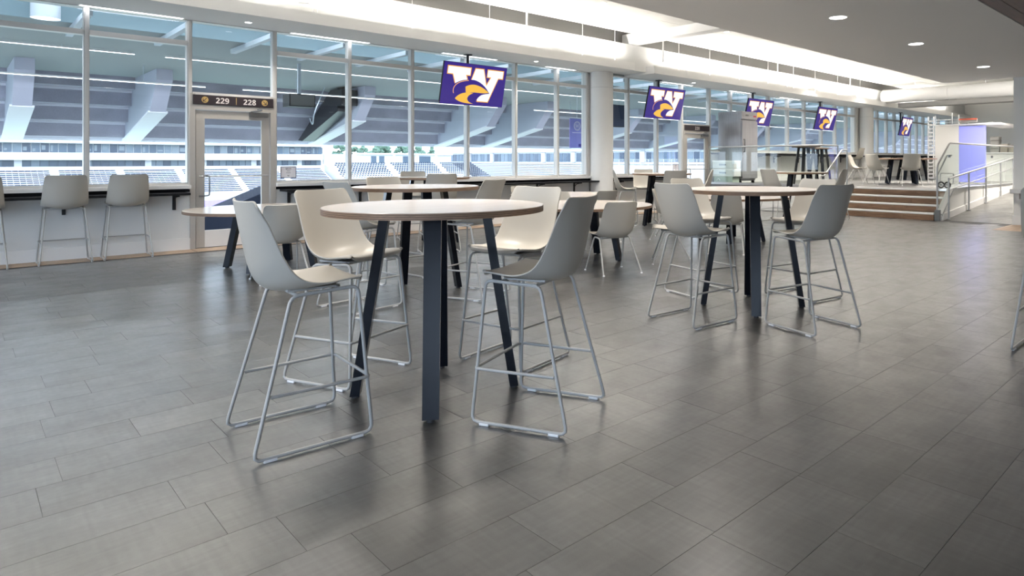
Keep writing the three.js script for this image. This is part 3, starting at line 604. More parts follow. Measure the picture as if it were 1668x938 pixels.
// ---------------------------------------------------------------- televisions
function drawScreen(c, w, h) {
  c.fillStyle = '#32207c'; c.fillRect(0, 0, w, h);
  const W = [[0.065, 0.10], [0.41, 0.10], [0.41, 0.27], [0.345, 0.27], [0.415, 0.55], [0.49, 0.10], [0.615, 0.10], [0.69, 0.50], [0.755, 0.27], [0.69, 0.27], [0.69, 0.10], [0.945, 0.10], [0.945, 0.28], [0.87, 0.28], [0.745, 0.89], [0.575, 0.89], [0.53, 0.66], [0.46, 0.89], [0.29, 0.89], [0.147, 0.27], [0.065, 0.27]];
  c.beginPath(); W.forEach(([x, y], i) => c[i ? 'lineTo' : 'moveTo'](x * w, y * h)); c.closePath();
  c.lineJoin = 'miter'; c.strokeStyle = '#e8a33d'; c.lineWidth = w * 0.024; c.stroke(); c.fillStyle = '#ffffff'; c.fill();
  // plain sweeping bands over the lower left of the letter
  c.fillStyle = '#32207c'; c.beginPath(); c.moveTo(w * 0.10, h * 0.95); c.bezierCurveTo(w * 0.06, h * 0.55, w * 0.26, h * 0.34, w * 0.50, h * 0.38); c.bezierCurveTo(w * 0.62, h * 0.42, w * 0.70, h * 0.55, w * 0.76, h * 0.68); c.bezierCurveTo(w * 0.66, h * 0.72, w * 0.58, h * 0.70, w * 0.54, h * 0.98); c.lineTo(w * 0.2, h); c.closePath(); c.fill();
  c.strokeStyle = '#efae6a'; c.lineWidth = w * 0.010; c.beginPath(); c.moveTo(w * 0.19, h * 0.74); c.bezierCurveTo(w * 0.14, h * 0.55, w * 0.26, h * 0.42, w * 0.40, h * 0.40); c.stroke();
  c.fillStyle = '#e9b547'; c.beginPath(); c.moveTo(w * 0.36, h * 0.56); c.bezierCurveTo(w * 0.46, h * 0.44, w * 0.60, h * 0.48, w * 0.75, h * 0.66); c.bezierCurveTo(w * 0.62, h * 0.72, w * 0.50, h * 0.64, w * 0.38, h * 0.72); c.closePath(); c.fill();
  c.beginPath(); c.moveTo(w * 0.22, h * 0.86); c.bezierCurveTo(w * 0.28, h * 0.70, w * 0.40, h * 0.68, w * 0.50, h * 0.70); c.bezierCurveTo(w * 0.38, h * 0.78, w * 0.38, h * 0.92, w * 0.52, h * 0.965); c.bezierCurveTo(w * 0.38, h * 0.97, w * 0.27, h * 0.94, w * 0.22, h * 0.86); c.closePath(); c.fill();
}
const screenTex = canvasTex(1024, 576, drawScreen);
const screenMat = mat(0.02, 0.02, 0.02, 0.25, { emissiveMap: screenTex }); screenMat.emissive.setRGB(1, 1, 1); screenMat.emissiveIntensity = 0.66;
{
  const W = 1.435, H = 0.808, ord = ['nearest', 'second nearest', 'middle', 'second farthest', 'farthest'];
  const tv = thing('television', '', 'television', [-10.945, 3.43, 0]);
  const head = new THREE.Group(); head.name = 'screen_unit'; tv.add(head); head.position.y = -0.625; head.rotation.set(0, Math.PI / 2, 0); head.rotateX(deg(13.6));
  part(head, 'casing', rbox(W, H, 0.045, 0, 0, -0.025, 0.008), M.blackMatt);
  part(head, 'screen', new THREE.PlaneGeometry(W - 0.012, H - 0.012).translate(0, 0, -0.0015), screenMat, 'lit screen with a white letter W over purple');
  part(head, 'back_box', rbox(0.5, 0.4, 0.05, 0, -0.03, -0.07, 0.01), M.blackMatt);
  part(tv, 'hanging_pole', rod(V(-0.24, -0.01, 0), V(-0.24, -0.70, 0), 0.028, 16), M.blackMatt);
  part(tv, 'ceiling_plate', box(-0.30, -0.17, -0.02, 0, -0.06, 0.06), M.blackMatt);
  part(tv, 'tilt_bracket', box(-0.26, -0.09, -0.72, -0.56, -0.09, 0.09), M.blackMatt);
  const put = [[-7.19, 0], [-12.97, 0], [-17.42, 0], [-21.76, 0], [-29.1, 0]];
  put.forEach(([z], i) => {
    const lab = ord[i] + ' of the five tilted televisions hanging along the soffit';
    const o = i ? clone(tv, lab, [-10.945, 3.43, z], 0) : tv; o.userData.label = lab; o.userData.group = 'televisions along the soffit'; if (!i) o.position.z = z;
    if (i === 4) o.rotation.y = deg(4);
  });
}

// ---------------------------------------------------------------- paper sign on the glass
for (const [z, y, lab] of [[-3.915, 1.135, 'white paper wi-fi notice in a dark border taped to the glass right of the door'], [-14.0, 1.14, 'white paper notice on the glass left of door 228']]) {
  const t = thing('paper_notice', lab, 'notice', [WX - 0.052, y, z]);
  const tex = canvasTex(512, 384, (c, w, h) => {
    c.fillStyle = '#dcd9de'; c.fillRect(0, 0, w, h); c.strokeStyle = '#4a4350'; c.lineWidth = 22; c.strokeRect(11, 11, w - 22, h - 22);
    c.fillStyle = '#222'; c.textAlign = 'center'; c.font = 'bold 70px sans-serif'; c.fillText('WI-FI', w / 2, 105); c.font = '26px sans-serif'; c.fillStyle = '#777';
    for (const [yy, ww] of [[140, 120], [200, 140]]) c.fillRect(w / 2 - ww / 2, yy, ww, 16);
    c.fillStyle = '#222'; c.font = 'bold 66px serif'; c.fillText('W', w / 2, 330);
  });
  part(t, 'sheet', box(-0.001, 0.001, -0.095, 0.095, -0.125, 0.125), M.paper);
  part(t, 'printed_face', new THREE.PlaneGeometry(0.25, 0.19).rotateY(Math.PI / 2).translate(0.0022, 0, 0), mat(1, 1, 1, 0.8, { map: tex }));
}

// ---------------------------------------------------------------- rails and guards
{
  const g = thing('glass_guard', 'glass guard with metal top rail along the left platform edge', 'guard rail', [0, PLAT, 0]);
  const zs = STEP_Z - 0.10;
  for (const [a, b] of [[-11.35, -10.22], [-10.20, -9.06], [-9.04, -7.90]]) part(g, 'glass_panel', new THREE.PlaneGeometry(b - a, 1.01).translate((a + b) / 2, 0.525, zs), M.guard);
  part(g, 'glass_panel', sheet(-7.888, zs - 0.02, -16.3, 0.02, 1.03), M.guard);
  part(g, 'top_rail', bent([V(-11.37, 1.06, zs), V(-7.888, 1.06, zs), V(-7.888, 1.06, -16.3)], 0.021, 0.04), M.alu);
  part(g, 'base_channel', merge(box(-11.37, -7.88, 0, 0.06, zs - 0.03, zs + 0.03), box(-7.92, -7.86, 0, 0.06, zs, -16.3)), M.alu);
  part(g, 'post', rod(V(-7.888, 0, -16.32), V(-7.888, 1.06, -16.32), 0.021, 14), M.alu);
  const h = thing('stair_handrail', 'pair of bent metal handrails at the left of the steps', 'handrail', [-7.72, 0, 0]);
  part(h, 'rail', bent([V(0, 0.30, -15.02), V(0, 0.95, -15.02), V(0, 0.95, -15.25), V(0, 1.60, -16.2), V(0, 1.60, -16.5), V(0, 0.66, -16.5)], 0.019, 0.04), M.alu);
  part(h, 'post', rod(V(0, 0, -15.02), V(0, 0.32, -15.02), 0.019, 12), M.alu);

  const q = thing('ramp_glass_guard', 'glass guard with sloping metal rail between steps and ramp', 'guard rail', [-5.08, 0, 0]);
  part(q, 'glass_panel', new THREE.ShapeGeometry(new THREE.Shape([[15.32, 0.08], [15.32, 1.18], [16.05, 1.70], [16.05, 0.66]].map(([a, b]) => new THREE.Vector2(a, b)))).rotateY(Math.PI / 2), M.guard);
  for (const [a, b] of [[-16.07, -17.7], [-17.72, -19.4], [-19.42, -21.2], [-21.22, -22.8]]) part(q, 'glass_panel', sheet(0, a, b, 0.68, 1.70), M.guard);
  part(q, 'top_rail', bent([V(0, 0.10, -15.28), V(0, 1.22, -15.28), V(0, 1.73, -16.08), V(0, 1.73, -22.9), V(0, 0.68, -22.9)], 0.02, 0.03), M.alu);
  part(q, 'lower_rail', bent([V(-0.06, 0.92, -15.0), V(-0.06, 0.92, -15.35), V(-0.06, 1.45, -16.1), V(-0.06, 1.45, -16.4)], 0.017, 0.03), M.alu);
  for (const z of [-16.06, -19.41]) part(q, 'glass_clamp', box(-0.02, 0.02, 1.40, 1.46, z - 0.03, z + 0.03), M.steelDark);
  part(q, 'foot_post', box(-0.05, 0.05, 0, 0.24, -15.36, -15.26), M.steelDark);

  const r = thing('ramp_handrail', 'metal handrail on five posts climbing along the ramp', 'handrail', [-4.97, 0, 0]);
  const ry = (z) => Math.max(0, (-15.5 - z) / 7.9 * 0.665), zsP = [-15.68, -17.1, -18.47, -19.79, -21.05];
  for (const z of zsP) { part(r, 'post', rod(V(0, ry(z), z), V(0, ry(z) + 0.93, z), 0.02, 14), M.alu); part(r, 'post_foot', new THREE.CylinderGeometry(0.04, 0.045, 0.02, 16).translate(0, ry(z) + 0.01, z), M.alu); }
  part(r, 'rail', bent([V(0, 0.90, -15.66), V(0, 0.94, -15.85), V(0, ry(-21.05) + 0.93, -21.05), V(0, ry(-21.05) + 0.93, -21.3)], 0.02, 0.05), M.alu);
  part(r, 'lower_rail', rod(V(0, ry(-15.7) + 0.66, -15.7), V(0, ry(-21) + 0.66, -21), 0.012, 10), M.alu);
}

// ---------------------------------------------------------------- fridge, boxes, kiosk, trays
{
  const f = thing('fridge', 'tall stainless steel fridge on casters by the windows', 'fridge', [-10.95, PLAT, -16.26]);
  part(f, 'cabinet', box(-0.41, 0.37, 0.14, 1.82, -0.40, 0.40), M.steel);
  part(f, 'control_panel', rbox(0.04, 0.22, 0.80, 0.385, 1.97, 0, 0.006), M.steel);
  part(f, 'cabinet_top', box(-0.41, 0.37, 1.82, 2.09, -0.40, 0.40), M.steel);
  part(f, 'door', rbox(0.05, 1.66, 0.79, 0.395, 0.99, 0, 0.008), M.steel);
  part(f, 'door_handle', bent([V(0.42, 0.92, 0.33), V(0.46, 0.92, 0.33), V(0.46, 1.28, 0.33), V(0.42, 1.28, 0.33)], 0.011, 0.02), M.blackMatt, 'dark upright handle');
  part(f, 'display', box(0.405, 0.41, 1.94, 1.98, -0.34, -0.20), mat(0.35, 0.02, 0.04, 0.4), 'small red display');
  part(f, 'badge', box(0.405, 0.41, 1.95, 2.00, 0.06, 0.20), M.steelDark);
  for (const x of [-0.33, 0.30]) for (const z of [-0.33, 0.33]) part(f, 'caster', new THREE.CylinderGeometry(0.05, 0.05, 0.03, 18).rotateX(Math.PI / 2).translate(x, 0.05, z), M.blackMatt);
  part(f, 'caster_frame', box(-0.38, 0.36, 0.09, 0.14, -0.36, 0.36), M.steelDark);
  const labels = ['white carton, topmost of the stack before the fridge', 'white carton, middle one of the stack before the fridge', 'greenish crate at the bottom of the stack before the fridge'];
  labels.forEach((lab, i) => {
    const b = thing(i === 2 ? 'crate' : 'carton', lab, 'box', [-10.93, PLAT + [0.45, 0.22, 0.0][i], -15.66]);
    const w = [0.74, 0.74, 0.64][i], h = [0.225, 0.225, 0.215][i];
    part(b, 'body', rbox(w, h, 0.34, 0, h / 2, 0, 0.006), i === 2 ? mat(0.36, 0.42, 0.36, 0.5) : M.carton);
    if (i < 2) { part(b, 'lid_edge', box(-w / 2 - 0.004, w / 2 + 0.004, h - 0.045, h - 0.005, -0.174, 0.174), M.white); part(b, 'print', box(-0.14, 0.10, 0.08, 0.13, 0.1702, 0.172), M.steelDark, 'dark printed lines'); }
    else part(b, 'grip', new THREE.TorusGeometry(0.05, 0.008, 8, 20, Math.PI).translate(-0.16, 0.10, 0.174), M.white);
  });
  const k = thing('kiosk', 'white serving kiosk wall with a violet lit panel behind the ramp guard', 'kiosk', [-6.22, PLAT, -20.5]);
  part(k, 'white_wall', box(-0.66, -0.005, 0, 1.70, -0.12, 0), M.wall);
  part(k, 'violet_panel', box(0.0, 0.68, 0.05, 1.66, -0.10, -0.01), M.violet, 'panel lit violet blue');
  const vl = new THREE.RectAreaLight(0x8f97ff, 0.5, 0.6, 1.5); vl.position.set(0.34, 0.85, 0.01); vl.rotation.y = Math.PI; k.add(vl);
  part(k, 'counter_top', box(-0.68, 0.70, 1.70, 1.73, -0.35, 0.03), M.white);
  part(k, 'orange_strip', box(0.0, 0.48, 1.84, 1.88, -0.02, 0.02), M.orange, 'orange red strip');
  part(k, 'strip_bracket', merge(box(0.0, 0.48, 1.77, 1.84, -0.02, 0.0), box(0.02, 0.06, 1.70, 1.77, -0.02, 0.0), box(0.2, 0.24, 1.70, 1.77, -0.02, 0.0)), M.plenum);
  part(k, 'canopy_frame', merge(box(-0.66, -0.64, 1.70, 2.0, -0.02, 0.0), box(-0.2, -0.18, 1.70, 2.06, -0.02, 0.0), box(-0.02, 0.0, 1.70, 2.0, -0.02, 0.0), box(-0.66, -0.02, 1.78, 1.80, -0.02, 0.0), box(-0.66, -0.02, 1.86, 1.88, -0.02, 0.0)), M.white);
  part(k, 'canopy', box(0.45, 1.05, 1.68, 1.74, -2.6, 0.0), M.white, 'flat white canopy');
  part(k, 'canopy_light', box(0.7, 0.8, 1.74, 1.76, -2.4, -0.3), M.ledStrip, 'light strip on top of the canopy');
  const ul = new THREE.RectAreaLight(0xfffaf2, 170, 0.1, 2.1); ul.position.set(0.75, 1.775, -1.35); ul.rotation.x = Math.PI / 2; k.add(ul);
  const s = thing('slatted_rack', 'narrow white rack of slats at the kiosk corner', 'rack', [-7.0, PLAT, -20.52]);
  for (const x of [-0.075, 0.075]) part(s, 'upright', box(x - 0.012, x + 0.012, 0, 1.98, -0.02, 0.02), M.white);
  for (let i = 0; i < 16; i++) part(s, 'slat', box(-0.075, 0.075, 0.14 + i * 0.112, 0.185 + i * 0.112, -0.02, 0.02), M.white);
  const c = thing('tray_counter', 'white counter carrying grey trays behind the ramp guard', 'counter', [-5.9, PLAT, -24.2]);
  part(c, 'counter_body', box(-0.55, 0.7, 0, 0.90, -0.3, 0.3), M.wall);
  part(c, 'counter_board', rbox(1.32, 0.04, 0.66, 0.075, 0.92, 0, 0.006), M.white);
  for (let i = 0; i < 4; i++) { const t = thing('tray', 'grey tray, ' + ['lowest', 'second lowest', 'second highest', 'highest'][i] + ' of the tall stack on the kiosk counter', 'tray', [-6.22, PLAT + 0.941 + i * 0.13, -24.2]); part(t, 'tray_body', rbox(0.26, 0.12, 0.3, 0, 0.063, 0, 0.01), M.plenum); part(t, 'tray_rim', box(-0.14, 0.14, 0.11, 0.128, -0.16, 0.16), mat(0.28, 0.27, 0.25, 0.5)); }
  for (let i = 0; i < 3; i++) { const t = thing('bread_crate', ['tan crate next to the tall tray stack', 'brown crate in the middle of the kiosk counter', 'tan crate at the right end of the kiosk counter'][i], 'crate', [-5.95 + i * 0.24, PLAT + 0.941, -24.2]); part(t, 'crate_body', rbox(0.22, [0.28, 0.24, 0.2][i], 0.3, 0, [0.14, 0.12, 0.1][i], 0, 0.01), mat(0.36, 0.32, 0.27, 0.6)); part(t, 'crate_rim', box(-0.116, 0.116, [0.26, 0.22, 0.18][i], [0.284, 0.244, 0.204][i], -0.158, 0.158), M.plenum); }
  const wv = thing('hand_cart', 'small dark wheeled cart at the top right of the steps', 'cart', [-5.42, PLAT, -16.9]);
  for (const x of [-0.1, 0.06]) { part(wv, 'wheel', new THREE.TorusGeometry(0.065, 0.018, 10, 24).translate(x, 0.083, 0.06 + x * 0.3), M.blackMatt); part(wv, 'hub', new THREE.CylinderGeometry(0.03, 0.03, 0.05, 14).rotateX(Math.PI / 2).translate(x, 0.083, 0.06 + x * 0.3), M.alu); }
  part(wv, 'axle', rod(V(-0.1, 0.083, 0.03), V(0.06, 0.083, 0.08), 0.012), M.alu);
  part(wv, 'handle_frame', bent([V(-0.14, 0.12, 0), V(-0.14, 0.36, -0.05), V(0.16, 0.36, -0.05), V(0.16, 0.12, 0)], 0.012, 0.03), M.alu);
  const lg = thing('wall_ledge', 'small grey ledge at the end of the right wall', 'ledge', [-3.55, 0.66, -15.40]);
  part(lg, 'ledge_board', rbox(0.34, 0.09, 0.2, 0.05, 0.04, 0.04, 0.008), M.frame); part(lg, 'ledge_bracket', box(0.0, 0.04, -0.12, 0.0, -0.06, 0.1), M.frame);
}

// ---------------------------------------------------------------- outside: covered walk under the upper deck
{
  const o = struct('walkway', 'pale concrete walk outside the windows');
  part(o, 'walk_slab', box(-21.2, WX - 0.19, -0.4, -0.03, 30, -80, 0.2), M.concrete);
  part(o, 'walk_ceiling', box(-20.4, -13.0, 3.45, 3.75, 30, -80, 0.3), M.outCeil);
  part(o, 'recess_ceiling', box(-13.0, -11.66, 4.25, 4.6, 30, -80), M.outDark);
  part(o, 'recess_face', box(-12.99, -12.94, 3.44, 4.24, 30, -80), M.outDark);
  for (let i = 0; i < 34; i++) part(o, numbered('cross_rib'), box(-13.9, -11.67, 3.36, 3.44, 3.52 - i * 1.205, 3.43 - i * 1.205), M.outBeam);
  part(o, 'recess_pipe', merge(rod(V(-12.3, 4.1, 30), V(-12.3, 4.1, -80), 0.05), rod(V(-12.7, 3.98, 30), V(-12.7, 3.98, -80), 0.03)), M.outBeam);
  const d = struct('upper_deck', 'stepped underside of the upper seating deck');
  for (let i = 0; i < 9; i++) {
    const x = -22.5 + i * 0.47, y = 1.90 + i * 0.40;
    part(d, numbered('deck_step'), box(x, x + 0.49, y + 0.06, y + 0.75, 30, -110, 0.3), M.deck);
    part(d, numbered('step_edge'), box(x - 0.02, x + 0.08, y, y + 0.07, 30, -110), M.deckEdge);
  }
  part(d, 'deck_fascia', box(-22.7, -22.5, 1.86, 3.2, 30, -110), M.deckEdge);
  part(d, 'deck_cover', extrudeXY([[-22.7, 3.0], [-18, 7], [-11.6, 7], [-11.6, 6.6], [-17.8, 6.6], [-22.5, 2.6]], 30, -110), M.concrete);
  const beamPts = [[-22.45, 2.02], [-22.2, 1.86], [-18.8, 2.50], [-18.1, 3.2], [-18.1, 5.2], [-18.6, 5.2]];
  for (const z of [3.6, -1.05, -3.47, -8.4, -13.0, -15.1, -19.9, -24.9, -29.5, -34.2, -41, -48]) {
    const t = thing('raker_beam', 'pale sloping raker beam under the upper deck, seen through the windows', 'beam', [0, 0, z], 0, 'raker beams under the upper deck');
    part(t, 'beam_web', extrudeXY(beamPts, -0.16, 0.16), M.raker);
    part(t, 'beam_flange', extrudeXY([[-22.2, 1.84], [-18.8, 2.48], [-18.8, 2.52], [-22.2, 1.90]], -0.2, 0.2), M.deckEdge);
  }
  // lights of the walk
  for (const [x, y, a, b] of [[-15.6, 3.40, 4, -2.5], [-15.6, 3.40, -3, -9.5], [-15.6, 3.40, -10, -16.5], [-15.6, 3.40, -17, -24], [-15.6, 3.4, -25, -33], [-17.7, 3.06, 3, -4.2], [-17.7, 3.06, -5, -12.5], [-17.7, 3.06, -14, -24], [-17.7, 3.06, -26, -36], [-11.9, 4.05, 3.5, -9.5], [-11.9, 4.05, -10.5, -23], [-11.9, 4.05, -24, -35]]) {
    const t = thing('linear_light', 'thin bright light line under the walkway ceiling outside', 'light', [x, y, (a + b) / 2], 0, 'light lines outside');
    const L = a - b; part(t, 'tube_body', box(-0.014, 0.014, 0.0, 0.03, -L / 2, L / 2), M.white); part(t, 'tube', box(-0.012, 0.012, -0.010, 0.0, -L / 2, L / 2), M.tube); part(t, 'tube_hanger', merge(box(-0.006, 0.006, 0.03, Math.max(3.46, y + 0.2) - y, -L / 3, -L / 3 + 0.012), box(-0.006, 0.006, 0.03, Math.max(3.46, y + 0.2) - y, L / 3, L / 3 + 0.012)), M.outBeam);
    const l = new THREE.RectAreaLight(0xeef4ff, POWER.concourse, 0.06, L); l.position.y = -0.03; l.rotation.x = -Math.PI / 2; t.add(l);
  }
  const cn = thing('cylinder_light', 'white cylinder lamp outside at the top left of the windows', 'light', [-12.5, 3.36, -0.95]);
  part(cn, 'can', new THREE.CylinderGeometry(0.17, 0.17, 0.36, 32, 1, true).translate(0, 0.2, 0), M.outBeam); part(cn, 'lens', new THREE.CylinderGeometry(0.168, 0.168, 0.01, 32).translate(0, 0.03, 0), M.slot);
  part(cn, 'stem', new THREE.CylinderGeometry(0.03, 0.03, 0.6, 12).translate(0, 0.6, 0), M.outBeam);
  const bx = thing('hanging_speaker', 'dark slanted box hanging under the deck right of the near door', 'speaker', [-18.5, 2.45, -7.6]);
  part(bx, 'box_body', extrudeXY([[-3.45, -0.47], [-3.1, -0.50], [-0.4, 0.30], [-0.4, 0.95], [-0.9, 0.95]], -0.55, -0.2), M.black); part(bx, 'hanging_cable', new THREE.TubeGeometry(new THREE.CatmullRomCurve3([V(0.2, 0.9, 0.4), V(0.3, 0.2, 0.7), V(-0.4, -0.1, 0.5), V(-1, 0.1, 0.35)]), 24, 0.015, 6), M.outBeam);
  part(bx, 'rear_box', box(-0.4, 0.0, 0.45, 0.9, -0.6, -0.15), M.black);
  const db = thing('wall_unit', 'small dark box on the walkway ceiling left of the slanted box', 'box', [-15, 2.5, -5.35]);
  part(db, 'unit_body', box(-0.2, 0.2, 0, 0.27, -0.27, 0.27), M.blackMatt); part(db, 'unit_front', box(0.2, 0.21, 0.02, 0.25, -0.25, 0.25), M.steelDark); part(db, 'unit_stem', box(-0.03, 0.03, 0.27, 0.95, -0.03, 0.03), M.outBeam);
  const ds = thing('hanging_display', 'dark display hanging outside just right of the round column', 'display', [-14.6, 2.75, -14.6]);
  part(ds, 'display_body', box(-0.1, 0.1, -0.35, 0.35, -0.55, 0.55), M.blackMatt); part(ds, 'display_stem', box(-0.03, 0.03, 0.35, 0.72, -0.03, 0.03), M.outBeam); part(ds, 'display_face', box(0.1, 0.105, -0.33, 0.33, -0.53, 0.53), M.navy);
  const bn = thing('purple_banner', 'purple banner with a round crest hanging outside left of the round column', 'banner', [-15, 2.17, -13.55]);
  const bt = canvasTex(256, 384, (c, w, h) => { c.fillStyle = '#8f93e0'; c.fillRect(0, 0, w, h); c.strokeStyle = '#e6e8fb'; c.lineWidth = 10; c.beginPath(); c.arc(w / 2, 95, 56, 0, 7); c.stroke(); c.lineWidth = 5; c.beginPath(); c.arc(w / 2, 95, 42, 0, 7); c.stroke(); c.fillStyle = '#e6e8fb'; c.textAlign = 'center'; c.font = 'bold 60px serif'; c.fillText('W', w / 2, 116); c.fillRect(40, 180, w - 80, 8); c.fillStyle = '#3a35a0'; c.fillRect(150, 330, 100, 38); });
  part(bn, 'banner_cloth', box(-0.01, 0.01, -0.45, 0.45, -0.30, 0.30), M.purple); part(bn, 'banner_face', new THREE.PlaneGeometry(0.6, 0.9).rotateY(Math.PI / 2).translate(0.012, 0, 0), mat(1, 1, 1, 0.7, { map: bt })); part(bn, 'banner_rod', rod(V(0, 0.46, -0.33), V(0, 0.46, 0.33), 0.015), M.outBeam);
  part(bn, 'banner_stem', rod(V(0, 0.46, 0), V(0, 1.29, 0), 0.01), M.outBeam);
  const ct = thing('covered_cart', 'dark blue slanted cart outside behind the near glass door', 'cart', [-13.6, -0.03, -3.75]);
  part(ct, 'cart_cover', extrudeXY([[-0.9, 0.1], [0.9, 0.1], [0.9, 0.75], [0.5, 0.85], [-0.9, 0.25]], -0.45, 0.45).rotateY(Math.PI / 2), M.navy);
  part(ct, 'cart_post', box(-0.05, 0.05, 0.1, 1.05, -0.62, -0.5), M.navy);
  for (const z of [-0.6, 0.6]) part(ct, 'cart_wheel', new THREE.CylinderGeometry(0.1, 0.1, 0.06, 20).rotateZ(Math.PI / 2).translate(0.25, 0.1, z), M.blackMatt);
}

// ---------------------------------------------------------------- outside: the stadium
{
  const s = thing('grandstand', 'long white grandstand across the field with glazed suites and blue seats', 'grandstand', [-150, 0, 0]);
  const z0 = 16, z1 = -58.5;
  part(s, 'press_level', box(-8, -0.4, 2.7, 4.6, z0, z1), M.standWhite);
  part(s, 'fascia', box(-8, 0.5, 1.48, 2.76, z0, z1), M.standWhite, 'white fascia band');
  part(s, 'club_level', box(-8, -1.2, -0.5, 1.5, z0, z1), M.standGlass[0]);
  part(s, 'parapet', box(-1.2, 0.3, -0.62, 0.31, z0, z1), M.standWhite);
  part(s, 'roof_slab', box(-9, 1.2, 4.45, 4.8, z0, z1), M.standWhite);
  for (let i = 0; i < 62; i++) {
    const z = z0 - 0.4 - i * 1.2;
    part(s, 'suite_window', box(-0.4, -0.3, 2.85, 4.36, z, z - 1.08), M.standGlass[(hash(i, 5) * 5) | 0]);
    if (hash(i, 8) < 0.6) part(s, 'window_blind', box(-0.29, -0.27, 2.9 + hash(i, 2) * 0.5, 3.3 + hash(i, 3) * 0.9, z - 0.1, z - 0.4 - hash(i, 4) * 0.6), M.standGlass[4]);
    part(s, 'club_window', box(-1.2, -1.1, 0.32, 1.46, z, z - 1.08), M.standGlass[(hash(i, 15) * 4) | 0]);
  }
  for (let i = 0; i < 8; i++) part(s, 'stand_column', box(-1.15, -0.9, 0.3, 1.5, z0 - 5 - i * 9.2, z0 - 6 - i * 9.2), M.standWhite);
  part(s, 'seating_bank', extrudeXY([[0.3, -0.7], [10.8, -4.9], [10.8, -5.4], [0.3, -5.4]], z0, z1), M.standWhite);
  const rows = [];
  for (let r = 0; r < 13; r++) for (let a = 0; a < 8; a++) { const za = z0 - 1.4 - a * 9.2; for (let k = 0; k < 10; k++) rows.push(new THREE.Matrix4().makeTranslation(0.6 + r * 0.8, -0.72 - r * 0.32 + 0.28, za - 0.45 - k * 0.8)); }
  const seatGeo = new THREE.BoxGeometry(0.25, 0.2, 0.72), im = new THREE.InstancedMesh(seatGeo, M.seat, rows.length); im.name = 'seats'; im.userData.kind = 'stuff'; rows.forEach((m, i) => im.setMatrixAt(i, m)); s.add(im);
  part(s, 'lower_wall', box(10.8, 11.2, -7.0, -4.8, z0, z1), M.concrete); part(s, 'purple_wall', box(11.2, 11.4, -8.6, -6.0, z0, z1), M.purple, 'purple field wall');
  const num = canvasTex(512, 128, (c, w, h) => { c.fillStyle = '#eef0f6'; c.fillRect(0, 0, w, h); c.fillStyle = '#5b4fb0'; c.textAlign = 'center'; c.textBaseline = 'middle'; c.font = 'italic bold 118px sans-serif'; c.fillText('1991', w / 2, h / 2 + 6); });
  part(s, 'fascia_lettering', new THREE.PlaneGeometry(3.2, 0.8).rotateY(Math.PI / 2).translate(0.52, 2.1, 3.55), mat(1, 1, 1, 0.7, { map: num }), 'purple year 1991');

  // end zone: bank of seats on a slanting line, then the glazed building
  const e = thing('end_zone_stand', 'dotted blue seating block with pale concrete wall at the end of the field', 'grandstand', [-150, 0, -59]);
  const P2 = V(-5.5, 0, -36), L = P2.length(), t = P2.clone().normalize(), yaw = Math.atan2(-t.z, t.x);
  const frame = new THREE.Group(); frame.name = 'end_bank'; frame.rotation.y = yaw; e.add(frame);   // x runs along the stand, z towards the field
  part(frame, 'bank_base', extrudeZY([[0, 0.6], [-0.1, 0.6], [-0.1, -8], [14, -8], [14, -5.2]].map(([z, y]) => [z, y]), 0, L), M.standWhite);
  part(frame, 'back_wall', box(0, L, 0.5, 2.9, -0.8, -0.3), M.standWhite);
  part(frame, 'roof_edge', box(8, L, 2.9, 3.2, -1.2, 0.3), M.deckEdge);
  for (const [a, b] of [[12, 13.4], [14.2, 15.6], [21, 24], [26, 29.5]]) part(frame, 'wall_opening', box(a, b, 0.9, 2.5, -0.3, -0.22), M.standGlass[1]);
  for (const x of [18, 25, 31]) part(frame, 'wall_post', box(x, x + 0.5, 0.5, 3.0, -0.3, 0.0), M.deckEdge);
  const seats = [];
  for (let r = 0; r < 16; r++) for (let k = 0; k < 62; k++) { const x = 0.5 + k * 0.69, aisle = x + r * 0.25; if ((aisle % 15) < 2.0) continue; seats.push(new THREE.Matrix4().makeTranslation(x, 0.55 - r * 0.40 + 0.22, 0.5 + r * 0.85)); }
  const es = new THREE.InstancedMesh(new THREE.BoxGeometry(0.42, 0.30, 0.2), M.seat, seats.length); es.name = 'end_seats'; es.userData.kind = 'stuff'; seats.forEach((m, i) => es.setMatrixAt(i, m)); frame.add(es);

  const c = thing('end_building', 'glazed white building above white bleachers at the end of the field', 'building', [0, 0, -111]);
  part(c, 'wall', box(-196, 10, -6, 3.7, -8, -0.4), M.standWhite);
  part(c, 'roof', box(-197, 10, 3.7, 5.3, -9, 0.4), M.deckEdge);
  for (let i = 0; i < 96; i++) { const x = -195 + i * 1.7; if (i % 7 === 6) part(c, 'pier', box(x, x + 1.5, 1.0, 3.5, -0.4, 0.0), M.standWhite); else part(c, 'window', box(x + 0.08, x + 1.6, 1.1, 3.3, -0.4, -0.3), M.standGlass[(hash(i, 31) * 4) | 0]); }
  for (let r = 0; r < 11; r++) { part(c, 'bleacher_row', box(-194, 0, 0.55 - r * 0.42, 0.72 - r * 0.42, r * 0.9, 0.55 + r * 0.9), M.standWhite); part(c, 'row_riser', box(-194, 0, 0.10 - r * 0.42, 0.55 - r * 0.42, r * 0.9, 0.06 + r * 0.9), M.plenum); }
  part(c, 'terrace_rail', merge([0, 1, 2].map((k) => box(-105, 0, 1.0 + k * 0.3, 1.06 + k * 0.3, 9.6, 9.66)), Array.from({ length: 50 }, (_, k) => box(-105 + k * 2.1, -104.92 + k * 2.1, 0.4, 1.66, 9.6, 9.66))), M.standWhite);
  part(c, 'terrace_front', box(-105, 0, -6, 0.45, 9.5, 9.8), M.standWhite);
  structMesh('field', box(-139, -22, -9.2, -9.0, 60, -95, 0.2), M.turf, 'sports field below the stands');
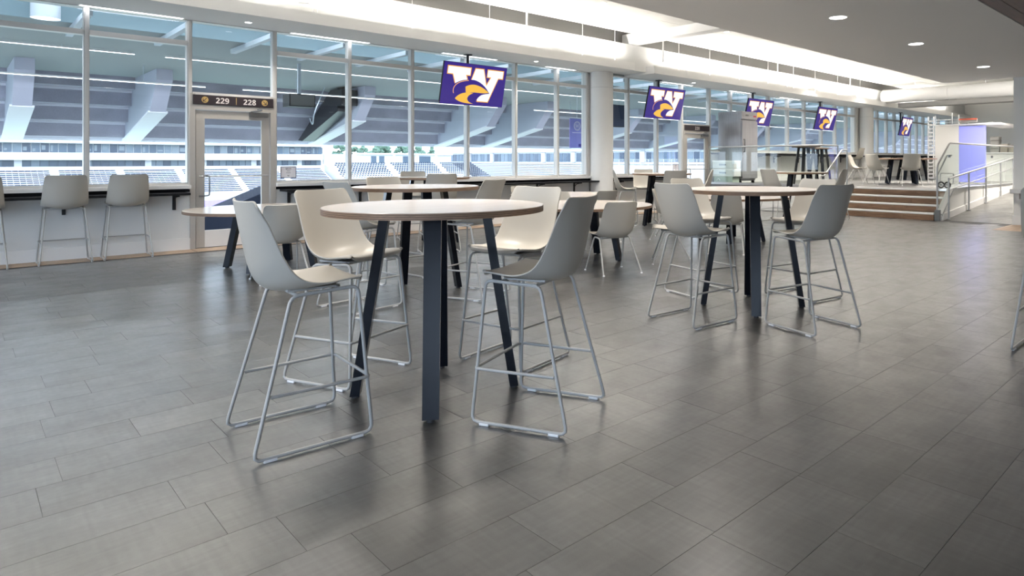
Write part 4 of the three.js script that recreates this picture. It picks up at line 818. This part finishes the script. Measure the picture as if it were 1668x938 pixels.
  structMesh('ground', box(-600, 300, -12, -9.4, 400, -700, 0.1), M.concrete, 'ground around the stadium');

  // trees beyond the stands
  function tree(x, z, h, w, label, k) {
    const o = thing('tree', label, 'tree', [x, -9.4, z]);
    part(o, 'trunk', new THREE.CylinderGeometry(0.25, 0.45, h * 0.6 + 9, 8).translate(0, (h * 0.6 + 9) / 2, 0), M.trunk);
    const g = [], icos = new THREE.IcosahedronGeometry(1, 2);
    for (let i = 0; i < 26; i++) {
      const f = rnd(), a = rnd() * 6.28, rad = w * (k ? (1 - f * 0.85) : Math.sin(0.4 + f * 2.4)) * Math.sqrt(rnd()), q = icos.clone(), p = q.attributes.position, s1 = w * rr(0.25, 0.45) * (k ? 1 - f * 0.6 : 1);
      for (let n = 0; n < p.count; n++) { const m = 0.7 + 0.5 * hash((p.getX(n) * 50 + 90) | 0, ((p.getY(n) + p.getZ(n) * 3) * 40 + 300 + i) | 0); p.setXYZ(n, p.getX(n) * s1 * m, p.getY(n) * s1 * m * 0.8, p.getZ(n) * s1 * m); }
      q.translate(Math.cos(a) * rad, 9 + h * (0.25 + 0.75 * f), Math.sin(a) * rad); g.push(q);
    }
    const cr = merge(g); cr.computeVertexNormals(); part(o, 'crown', cr, M.leaf);
  }
  const at = (px, d) => { const l = (px - 1000) / FOCAL * d, c2 = Math.cos(YAW), s2 = Math.sin(YAW); return [l * c2 - d * s2, -l * s2 - d * c2]; };
  [[553, 205, 7.4, 2.2, 'pale tree nearest the left grandstand', 0], [592, 210, 8.2, 2.6, 'tall dark conifer beyond the end zone', 1], [577, 235, 6.4, 2.6, 'rounded tree left of the tall conifer', 0], [622, 235, 7.0, 4.2, 'broad pale tree right of the tall conifer', 0], [656, 225, 6.7, 2.6, 'rounded tree above the concrete end wall', 0], [683, 235, 6.4, 2.6, 'small tree beside the third mullion right of the door', 0], [704, 190, 6.2, 1.4, 'broad tree above the right end of the seating block', 0]].forEach(([px, d, h, w, lab, k]) => { const [x, z] = at(px, d); tree(x, z, h, w, lab, k); });
}

scene.traverse((o) => { if (o.isMesh) { o.castShadow = true; o.receiveShadow = true; } if (o.isLight && o.shadow) o.castShadow = true; });
renderer.render(scene, camera);
